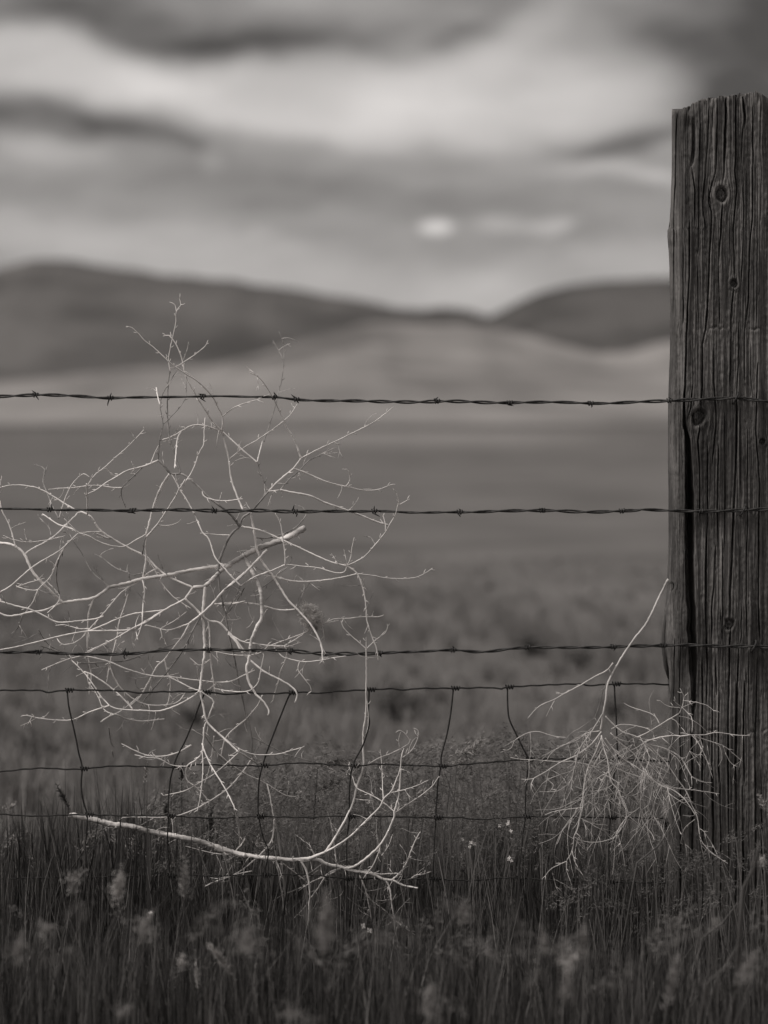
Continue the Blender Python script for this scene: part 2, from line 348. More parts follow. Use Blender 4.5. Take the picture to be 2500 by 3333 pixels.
for x_, y0, y1, w_ in ((2252, 2360, 2900, 6), (2321, 2500, 3000, 6), (2396, 2500, 2960, 6), (2418, 2560, 3000, 5), (2372, 2500, 3100, 4), (2288, 2520, 3050, 4), (2345, 2550, 3100, 4), (2460, 2500, 3200, 5), (2214, 2500, 3000, 4), (2480, 2500, 3100, 4)):
    CR.append(([(x_, y0), (x_ + 3, (y0 + y1) / 2), (x_ + 1, y1)], w_, .010))
KNOTS = [(2352, 632, 19), (2393, 922, 11), (2278, 1358, 20), (2485, 1438, 9), (2378, 2033, 14), (2186, 1912, 12)]
# the broad dark split between the outer slab and the post
GROOVE = [(1270, 2231, 5), (1380, 2232, 10), (1430, 2240, 17), (1620, 2246, 26), (1800, 2248, 27), (1950, 2250, 26), (2100, 2256, 26), (2190, 2258, 22), (2220, 2259, 15), (2300, 2257, 14), (2315, 2256, 8), (2420, 2252, 5)]
LEFT = [(280, 2191), (380, 2190), (560, 2189), (700, 2184), (738, 2181), (748, 2174), (775, 2174), (800, 2179), (900, 2182), (1000, 2184), (1130, 2183), (1230, 2179), (1300, 2177), (1500, 2176), (1750, 2178), (1860, 2174), (1950, 2171), (1985, 2165), (2070, 2160), (2110, 2159), (2180, 2174), (2220, 2177), (2400, 2177), (3000, 2174), (3400, 2172)]
TOP = [(2186, 368), (2193, 360), (2199, 368), (2206, 358), (2214, 362), (2222, 347), (2229, 351), (2236, 345), (2244, 348), (2250, 336), (2262, 332), (2275, 325), (2288, 321), (2296, 325), (2306, 318), (2330, 318), (2342, 313), (2358, 315), (2372, 310), (2385, 306), (2398, 310), (2408, 304), (2418, 308), (2430, 300), (2446, 303), (2460, 297), (2482, 301), (2487, 316), (2494, 330), (2520, 350), (2560, 380), (2600, 400)]
def build_post():
    post = empty('wooden_post', (.66, .09, 0), 'thick weathered wooden fence post with deep vertical cracks and knots', 'post')
    nc, nr = 400, 620; zb_row = 3420
    tt = np.sin(np.linspace(-1, 1, nc) * math.pi / 2 * .985) / math.sin(math.pi / 2 * .985)
    tt = np.sign(tt) * np.abs(tt)
    tt = .6 * np.linspace(-1, 1, nc) + .4 * tt
    rr = np.linspace(0, 1, nr)
    left_x = [a for a, b in LEFT]; left_v = [b for a, b in LEFT]
    X = np.zeros((nr, nc)); Yr = np.zeros((nr, nc))
    colx0 = 2375 + tt * 190
    top = np.interp(colx0, [a for a, b in TOP], [b for a, b in TOP]) + (vnoise(colx0 * .22, colx0 * 0, 4) - .5) * 11 + (vnoise(colx0 * .6, colx0 * 0, 9) - .5) * 6
    for j in range(nr):
        row = top + (zb_row - top) * rr[j]
        l = np.interp(row, left_x, left_v) + (vnoise(row * .02, row * 0, 5) - .5) * 3 + (vnoise(row * .09, row * 0, 6) - .5) * 1.5
        r_ = 2562
        X[j] = l + (r_ - l) * (tt + 1) / 2; Yr[j] = row
    t = tt[None, :].repeat(nr, 0)
    dep = .080 * (1 - (1 - np.abs(t) ** 6).clip(0, 1) ** (1 / 2.6))
    h = np.zeros_like(X)
    # grain flows round the knots
    gx = X.copy()
    for kx, ky, kr in KNOTS:
        dx = X - kx; dy = Yr - ky
        gx -= np.tanh(dx / (kr * .6)) * kr * .9 * np.exp(-(dy / (kr * 2.6)) ** 2 - (dx / (kr * 2.6)) ** 2)
    g1 = vnoise(gx * .16, Yr * .0035, 7); g2 = vnoise(gx * .42, Yr * .007, 8); g3 = vnoise(gx * .9, Yr * .02, 10); g0 = vnoise(gx * .05, Yr * .0018, 12)
    h += .004 * (g0 - .5) + .0022 * (g1 - .5) + .0016 * (g2 - .5) + .0009 * (g3 - .5)
    ridge = np.abs(g1 - .5) * 2; h += .0016 * np.clip(.10 - ridge, 0, .10) / .10 * (vnoise(X * .05, Yr * .006, 22) > .45)
    ridge = np.abs(g2 - .5) * 2; h += .0012 * np.clip(.12 - ridge, 0, .12) / .12 * (vnoise(X * .04, Yr * .005, 23) > .4)
    # weathered hollow under the top left corner
    h += .007 * np.exp(-((X - 2240) / 26) ** 4) * np.clip((Yr - 375) / 30, 0, 1) * np.clip((760 - Yr) / 300, 0, 1)
    h += .006 * np.exp(-((X - 2205) / 5) ** 4) * np.clip((Yr - 370) / 20, 0, 1) * np.clip((1100 - Yr) / 500, 0, 1)
    h += .0012 * (vnoise(X * .12, Yr * .11, 13) - .5)
    for P, w, dpt in CR:
        ys = [p[1] for p in P]; xs = [p[0] for p in P]; y0, y1 = min(ys), max(ys)
        ms = (Yr >= y0) & (Yr <= y1); cx = np.interp(Yr, ys, xs) + (vnoise(Yr * .03, Yr * 0 + xs[0] * .3, 14) - .5) * 2
        e = np.clip(np.minimum((Yr - y0), (y1 - Yr)) / 40 + .15, .15, 1)
        q = np.abs(X - cx) / (w * .44 * (.6 + .4 * e) + .35)
        wv = np.clip(.25 + 1.5 * vnoise(Yr * .012, Yr * 0 + xs[0] * .37, 25), .3, 1.5)
        h = np.where(ms, h + dpt * .95 * wv * e * np.exp(-(q * (1.25 - .2 * wv)) ** 4), h)
        h = np.where(ms, h - .0009 * np.exp(-((q - 2.2) / .9) ** 2), h)
    gy = [a for a, b, c in GROOVE]; gcx = np.interp(Yr, gy, [b for a, b, c in GROOVE]); gw = np.interp(Yr, gy, [c for a, b, c in GROOVE])
    ms = (Yr > gy[0]) & (Yr < gy[-1]); q = np.abs(X - gcx + (vnoise(Yr * .03, Yr * 0, 15) - .5) * 6) / (gw * .5)
    h = np.where(ms, h + np.clip(gw / 26, .4, 1) * .062 * np.exp(-q ** 6) * (1 - .25 * vnoise(X * .3, Yr * .02, 16)), h)
    # slab left of the split stands slightly proud lower down
    h = np.where(X < gcx, h - .004 * np.clip((Yr - 1300) / 300, 0, 1), h)
    for kx, ky, kr in KNOTS:
        dx = X - kx; dy = Yr - ky; r_ = np.hypot(dx, dy * .85) * (.82 + .4 * vnoise(np.arctan2(dy, dx) * 1.6 + 30, X * 0 + kx, 26)) + .12 * dx
        h += .005 * np.exp(-(r_ / kr) ** 6) - .0016 * np.exp(-((r_ - kr * 1.45) / (kr * .32)) ** 2)
        h += .006 * np.exp(-((r_ - kr * .9) / (kr * .14)) ** 2) + .008 * (vnoise(dx * .35 + 40, dy * .35 + 40, 17) - .5) * np.exp(-(r_ / kr) ** 6)
    # chipped line across the grain
    for x0, x1, yy in ((2310, 2480, 1066), (2300, 2500, 2378)):
        yc = yy + (vnoise(X * .08, X * 0, 18) - .5) * 14 + (vnoise(X * .4, X * 0, 27) - .5) * 6; gate = np.clip(vnoise(X * .05 + 3, X * 0 + yy, 28) * 2 - .5, 0, 1)
        h = np.where((X > x0) & (X < x1), h + gate * (.0030 * np.exp(-((Yr - yc) / 3.0) ** 2) - .0010 * np.exp(-((Yr - yc - 9) / 7) ** 2)), h)
    # rough end grain at the very top
    h += .005 * np.exp(-((Yr - top[None, :]) / 30)) * (vnoise(X * .2, Yr * .05, 19))
    h *= (1 - .7 * np.abs(t) ** 10)
    Yd = .0055 + dep + h
    kk = (D + dep) / D; PX = (X - 1250) * S * kk; PZ = H + (HY - Yr) * S * kk
    V = np.stack([PX, Yd, PZ], -1).reshape(-1, 3)
    F = []
    idx = np.arange(nr * nc).reshape(nr, nc)
    F = np.stack([idx[:-1, :-1], idx[1:, :-1], idx[1:, 1:], idx[:-1, 1:]], -1).reshape(-1, 4)
    # back half and the top cap
    nb = 25; ang = np.linspace(0, math.pi, nb)[1:-1]; vs = [V]; base = len(V)
    rows = list(range(0, nr, 10)) + ([nr - 1] if (nr - 1) % 10 else [])
    V2 = []
    for j in rows:
        l = V[idx[j, 0]]; r_ = V[idx[j, -1]]; cx = (l[0] + r_[0]) / 2; hw = (r_[0] - l[0]) / 2
        zt = l[2] * .5 + r_[2] * .5 if j else H + (HY - 330) * S
        for a in ang:
            V2.append((cx - hw * math.cos(a), .0855 + .085 * math.sin(a), l[2] + (r_[2] - l[2]) * (1 - math.cos(a)) / 2 if j else zt))
    V2 = np.array(V2); nbk = len(ang); F2 = []
    for i in range(len(rows) - 1):
        for k in range(nbk - 1):
            a = base + i * nbk + k; F2.append((a, a + 1, a + 1 + nbk, a + nbk))
        a = base + i * nbk; F2.append((idx[rows[i], 0], a, a + nbk, idx[rows[i + 1], 0]))
        a = base + i * nbk + nbk - 1; F2.append((a, idx[rows[i], -1], idx[rows[i + 1], -1], a + nbk))
    allV = np.vstack([V, V2]); ctr = len(allV); allV = np.vstack([allV, [[.66, .09, H + (HY - 325) * S]]])
    loop = [int(idx[0, c]) for c in range(nc)] + [base + k for k in reversed(range(nbk))]
    F3 = [(loop[i], loop[(i + 1) % len(loop)], ctr, ctr) for i in range(len(loop))]
    allV = allV - np.array([[.66, .09, 0]])
    me = bpy.data.meshes.new('timber')
    quads = [tuple(int(q) for q in f) for f in F] + [tuple(int(q) for q in f) for f in F2] + [f[:3] for f in F3]
    me.from_pydata([tuple(v) for v in allV], [], quads)
    m, nt, b = new_mat('weathered_wood'); L = nt.links.new
    tc = N(nt, 'ShaderNodeTexCoord')
    def nz(sc, st, det=5):
        mp = N(nt, 'ShaderNodeMapping'); mp.inputs['Scale'].default_value = st; L(tc.outputs['Object'], mp.inputs[0])
        n = N(nt, 'ShaderNodeTexNoise'); n.inputs['Scale'].default_value = sc; n.inputs['Detail'].default_value = det; L(mp.outputs[0], n.inputs['Vector']); return n.outputs[0]
    a1 = nz(180, (1, .3, .03)); a2 = nz(420, (1, .3, .05)); a3 = nz(14, (1, 1, .35)); a4 = nz(260, (1, 1, .6), 3)
    s_ = math_node(nt, 'ADD', math_node(nt, 'MULTIPLY', a1, .36), math_node(nt, 'MULTIPLY', a2, .18))
    s_ = math_node(nt, 'ADD', s_, math_node(nt, 'MULTIPLY', a3, .38)); s_ = math_node(nt, 'ADD', s_, math_node(nt, 'MULTIPLY', a4, .12))
    cr = N(nt, 'ShaderNodeValToRGB'); e = cr.color_ramp.elements
    e[0].position = .38; e[0].color = grey(.034); e[1].position = .62; e[1].color = grey(.215); x = cr.color_ramp.elements.new(.5); x.color = grey(.090)
    L(s_, cr.inputs[0]); L(cr.outputs[0], b.inputs['Base Color']); b.inputs['Roughness'].default_value = .9; b.inputs['Specular IOR Level'].default_value = .12
    bp = N(nt, 'ShaderNodeBump'); bp.inputs['Distance'].default_value = .0016; bp.inputs['Strength'].default_value = 1; L(math_node(nt, 'ADD', a1, math_node(nt, 'MULTIPLY', a2, .6)), bp.inputs['Height']); L(bp.outputs[0], b.inputs['Normal'])
    me.materials.append(m); me.shade_smooth()
    o = bpy.data.objects.new('timber', me); C.objects.link(o); o.parent = post
    # curled splinter on the left side
    sp = MB()
    pts = [px(2168, 1975, .05), px(2163, 2040, .045), px(2161, 2100, .045), px(2168, 2170, .05), px(2176, 2210, .055)]
    sp.tube(pts, [.0008, .004, .005, .004, .001], 6); sp.build('splinter', m, post)
    # staples holding the barbed wire
    for (x_, y_, ln) in ((2397, 1294, 1), (2420, 1660, 1), (2455, 2104, 1)):
        q = MB(); c = px(x_, y_)
        q.tube([c + Vector((.004, .012, .010)), c + Vector((.003, -.002, .0075)), c + Vector((.001, -.006, .003)), c + Vector((-.002, -.006, -.003)), c + Vector((-.004, -.002, -.0075)), c + Vector((-.005, .012, -.010))], .0017, 7)
        q.build('staple', M['wire'], post)
    return post
build_post()

# ---------------------------------------------------------------- barbed wires
def strand_path(ctrl, step=2.0):
    P = catmull(ctrl, step); return P
def barbed(label, ctrl, barbs, pitch, phase):
    w = empty('barbed_wire', px(*ctrl[len(ctrl) // 2]), label, 'barbed wire', 'barbed wires strung across the fence')
    P = catmull(ctrl, 3.0); acc = 0; c3 = []; ss = []
    for i, p in enumerate(P):
        if i: acc += math.hypot(p[0] - P[i - 1][0], p[1] - P[i - 1][1])
        c3.append(px(p[0], p[1])); ss.append(acc)
    for k in range(2):
        mb = MB(); pts = []
        for i, c in enumerate(c3):
            s = ss[i]; a = 2 * math.pi * (s / pitch) + phase + math.pi * k + .9 * math.sin(s / 260.0 + phase)
            amp = .0015 + .0006 * math.sin(s / 190 + phase * 2)
            if c.x > .458: amp = .0014
            wob = .0005 * math.sin(s / 31.0 + k * 2 + phase)
            pts.append(c + Vector((0, amp * math.sin(a), amp * math.cos(a) + wob)))
        mb.tube(pts, .0015, 7); mb.build('strand', M['wire'], w)
    for (bx, ups) in barbs:
        by = interp([(q[0], q[1]) for q in P], bx); c = px(bx, by); mb = MB()
        hel = []
        for j in range(34):
            a = j / 33 * 2 * math.pi * 2.3; hel.append(c + Vector((-.0045 + .009 * j / 33, .0034 * math.sin(a), .0034 * math.cos(a))))
        mb.tube(hel, .00105, 6)
        for n_, (dx, dz) in enumerate(ups):
            s0 = c + Vector((random.uniform(-.004, .004), random.choice((-1, 1)) * .003, .003 * (1 if dz > 0 else -1)))
            tip = c + Vector((dx * .001, random.uniform(-.003, .003), dz * .001))
            mb.tube([s0, s0.lerp(tip, .55) + Vector((dx * .0001, 0, 0)), tip], [.00115, .00105, .0003], 6)
        mb.build('barb', M['wire'], w)
    return w
barbed('uppermost barbed wire, its twisted strands crossing the top of the tumbleweed', [(-60, 1291), (0, 1290), (116, 1286), (241, 1288), (338, 1296), (434, 1293), (530, 1293), (665, 1290), (798, 1291), (893, 1293), (970, 1301), (1095, 1305), (1182, 1305), (1327, 1309), (1423, 1306), (1498, 1307), (1658, 1311), (1800, 1308), (1923, 1313), (2060, 1309), (2178, 1304), (2324, 1298), (2397, 1295), (2500, 1307), (2620, 1316)],
       [(116, [(-6, 8), (5, -8)]), (360, [(1, 9), (-5, -13)]), (660, [(-8, 4), (5, -9)]), (893, [(-1, 9)]), (965, [(-9, 9), (4, -6)]), (1423, [(2, 7), (-5, 5)]), (1660, [(6, -5)]), (1923, [(1, -7), (-6, 2)]), (2180, [(-2, 6)])], 185, .4)
barbed('middle barbed wire, crossing the centre of the tumbleweed below the first', [(-60, 1655), (0, 1655), (159, 1659), (289, 1660), (434, 1662), (579, 1659), (699, 1663), (830, 1662), (960, 1665), (1221, 1664), (1350, 1668), (1498, 1667), (1620, 1664), (1763, 1661), (1900, 1666), (2060, 1662), (2100, 1658), (2208, 1663), (2281, 1664), (2418, 1661), (2500, 1657), (2620, 1655)],
       [(162, [(3, 10), (-3, -3)]), (432, [(-9, -3), (7, 4), (5, -5)]), (697, [(-4, 9), (4, -4)]), (960, [(-1, 11), (2, -9)]), (1219, [(0, 9), (9, -9)]), (1497, [(-2, 6), (1, -8)]), (1765, [(-7, 2), (6, -3)]), (2025, [(3, 5)]), (2281, [(5, -4)])], 172, 2.1)
barbed('lowest barbed wire, sagging just above the woven mesh', [(-60, 2124), (0, 2123), (125, 2123), (289, 2130), (410, 2128), (482, 2123), (554, 2116), (675, 2115), (798, 2116), (941, 2118), (1037, 2127), (1134, 2128), (1235, 2126), (1351, 2121), (1471, 2116), (1572, 2121), (1718, 2107), (1864, 2108), (1997, 2105), (2100, 2102), (2227, 2100), (2353, 2103), (2454, 2104), (2500, 2107), (2620, 2112)],
       [(125, [(-6, 4), (6, 4)]), (410, [(0, 10), (-1, -9), (-8, 1)]), (678, [(0, 6), (5, -5)]), (945, [(-3, 4), (2, -7)]), (1237, [(3, -7), (-7, 3)]), (1475, [(-1, 7), (7, 1)]), (1718, [(5, 4), (-6, -3)]), (1997, [(-6, 3), (0, -7)]), (2160, [(4, 3)])], 150, 1.2)

# ---------------------------------------------------------------- woven wire mesh
def mesh_fence():
    w = empty('woven_wire_fence', px(1250, 3050), 'sagging woven wire mesh of horizontal wires and bent stays rising out of the grass', 'wire fence')
    rows = [
     ([(-60, 2247), (0, 2247), (121, 2247), (159, 2253), (217, 2247), (338, 2247), (410, 2250), (463, 2256), (506, 2252), (651, 2252), (747, 2260), (798, 2254), (860, 2258), (951, 2255), (999, 2253), (1038, 2257), (1086, 2251), (1202, 2245), (1279, 2242), (1322, 2246), (1361, 2241), (1498, 2240), (1586, 2238), (1632, 2242), (1659, 2236), (1864, 2226), (1917, 2231), (2003, 2226), (2120, 2226), (2176, 2229)], .0027),
     ([(-60, 2516), (0, 2512), (87, 2503), (150, 2500), (200, 2503), (270, 2503), (357, 2494), (450, 2494), (574, 2497), (651, 2489), (772, 2492), (864, 2492), (951, 2484), (1038, 2486), (1153, 2493), (1221, 2487), (1279, 2489), (1443, 2494), (1498, 2489), (1612, 2480), (1725, 2471), (1864, 2470), (2010, 2471), (2090, 2475), (2176, 2479)], .0025),
     ([(-60, 2648), (0, 2650), (106, 2656), (200, 2653), (285, 2652), (420, 2655), (555, 2656), (700, 2663), (845, 2658), (1009, 2661), (1062, 2657), (1200, 2657), (1418, 2661), (1498, 2661), (1566, 2667), (1718, 2658), (1990, 2661), (2176, 2664)], .0023),
     ([(-60, 2862), (100, 2858), (300, 2855), (500, 2850), (700, 2850), (845, 2849), (989, 2847), (1134, 2860), (1279, 2859), (1400, 2861), (1532, 2866), (1665, 2857), (1864, 2869), (2176, 2874)], .0022),
     ([(-60, 3050), (300, 3046), (700, 3038), (965, 3038), (1200, 3046), (1500, 3049), (1718, 3051), (2176, 3055)], .0022)]
    rowy = []
    for ctrl, r in rows:
        P = catmull(ctrl, 5); mb = MB(); pts = []
        for p in P:
            d = 0.0 if p[0] < 2100 else .055 * ((p[0] - 2100) / 76.0) ** 2
            pts.append(px(p[0], p[1], .003 + d) + Vector((0, 0, .0004 * math.sin(p[0] * .11))))
        mb.tube(pts, r / 2 * 1.05, 7); mb.build('horizontal_wire', M['mesh_wire'], w); rowy.append(P)
    stays = [
     [(219, 2247), (221, 2275), (226, 2310), (246, 2398), (256, 2450), (267, 2495), (265, 2540), (265, 2570), (272, 2613), (284, 2650), (282, 2690), (279, 2760), (284, 2860), (286, 2960), (288, 3050)],
     [(668, 2253), (651, 2290), (632, 2340), (603, 2411), (575, 2465), (565, 2498), (556, 2530), (550, 2580), (547, 2637), (549, 2658), (546, 2705), (545, 2760), (552, 2850), (560, 2950), (562, 3045)],
     [(948, 2255), (936, 2275), (888, 2396), (868, 2450), (855, 2492), (845, 2531), (841, 2580), (840, 2633), (843, 2662), (850, 2700), (859, 2734), (874, 2773), (862, 2848), (868, 2940), (872, 3040)],
     [(1202, 2245), (1199, 2323), (1202, 2358), (1182, 2425), (1160, 2465), (1149, 2493), (1141, 2527), (1137, 2599), (1138, 2658), (1131, 2720), (1129, 2763), (1130, 2860), (1134, 2950), (1130, 3045)],
     [(1476, 2242), (1467, 2323), (1455, 2390), (1438, 2455), (1435, 2494), (1425, 2550), (1423, 2589), (1419, 2640), (1419, 2662), (1414, 2740), (1412, 2806), (1410, 2862), (1404, 2950), (1406, 3048)],
     [(1652, 2238), (1653, 2300), (1658, 2340), (1678, 2385), (1700, 2430), (1719, 2471), (1717, 2510), (1711, 2580), (1710, 2658), (1702, 2720), (1698, 2763), (1688, 2860), (1684, 2950), (1682, 3050)],
     [(2000, 2228), (2002, 2280), (2006, 2340), (2008, 2400), (2010, 2471), (2001, 2510), (1992, 2570), (1987, 2620), (1987, 2662), (1983, 2720), (1982, 2800), (1984, 2870), (1986, 2960), (1988, 3053)]]
    for i, st in enumerate(stays):
        P = catmull(st, 6); mb = MB(); mb.tube([px(p[0], p[1], .0035) for p in P], [(.00135 if p[1] < 2600 else .0012) for p in P], 7)
        mb.build('stay_wire', M['mesh_wire'], w)
        for rP in rowy:
            # crossing of this stay with this row
            best = min(((abs(a[0] - b[0]) + abs(a[1] - b[1]), a) for a in P[::1] for b in rP[::1] if abs(a[0] - b[0]) < 12 and abs(a[1] - b[1]) < 12), default=None)
            if best is None: continue
            a = best[1]; c = px(a[0] + 8, interp([(q[0], q[1]) for q in rP], a[0] + 8), .003); kb = MB()
            hel = [c + Vector((-.007 + .013 * j / 29, .0032 * math.sin(j / 29 * 2 * math.pi * 3), .0032 * math.cos(j / 29 * 2 * math.pi * 3))) for j in range(30)]
            kb.tube(hel, .0012, 6); kb.build('knot', M['mesh_wire'], w)
    return w
mesh_fence()

# ---------------------------------------------------------------- traced dry plants
CROPS = {'A': (0, 900, .48222), 'B': (700, 900, .48222), 'C': (0, 1600, .48222), 'D': (700, 1600, .48222), 'E': (0, 2300, .48222), 'F': (700, 2300, .48222), 'R': (1700, 2200, .42194), 'Q': (2100, 1750, .3617), 'U': (900, 2400, .48222)}
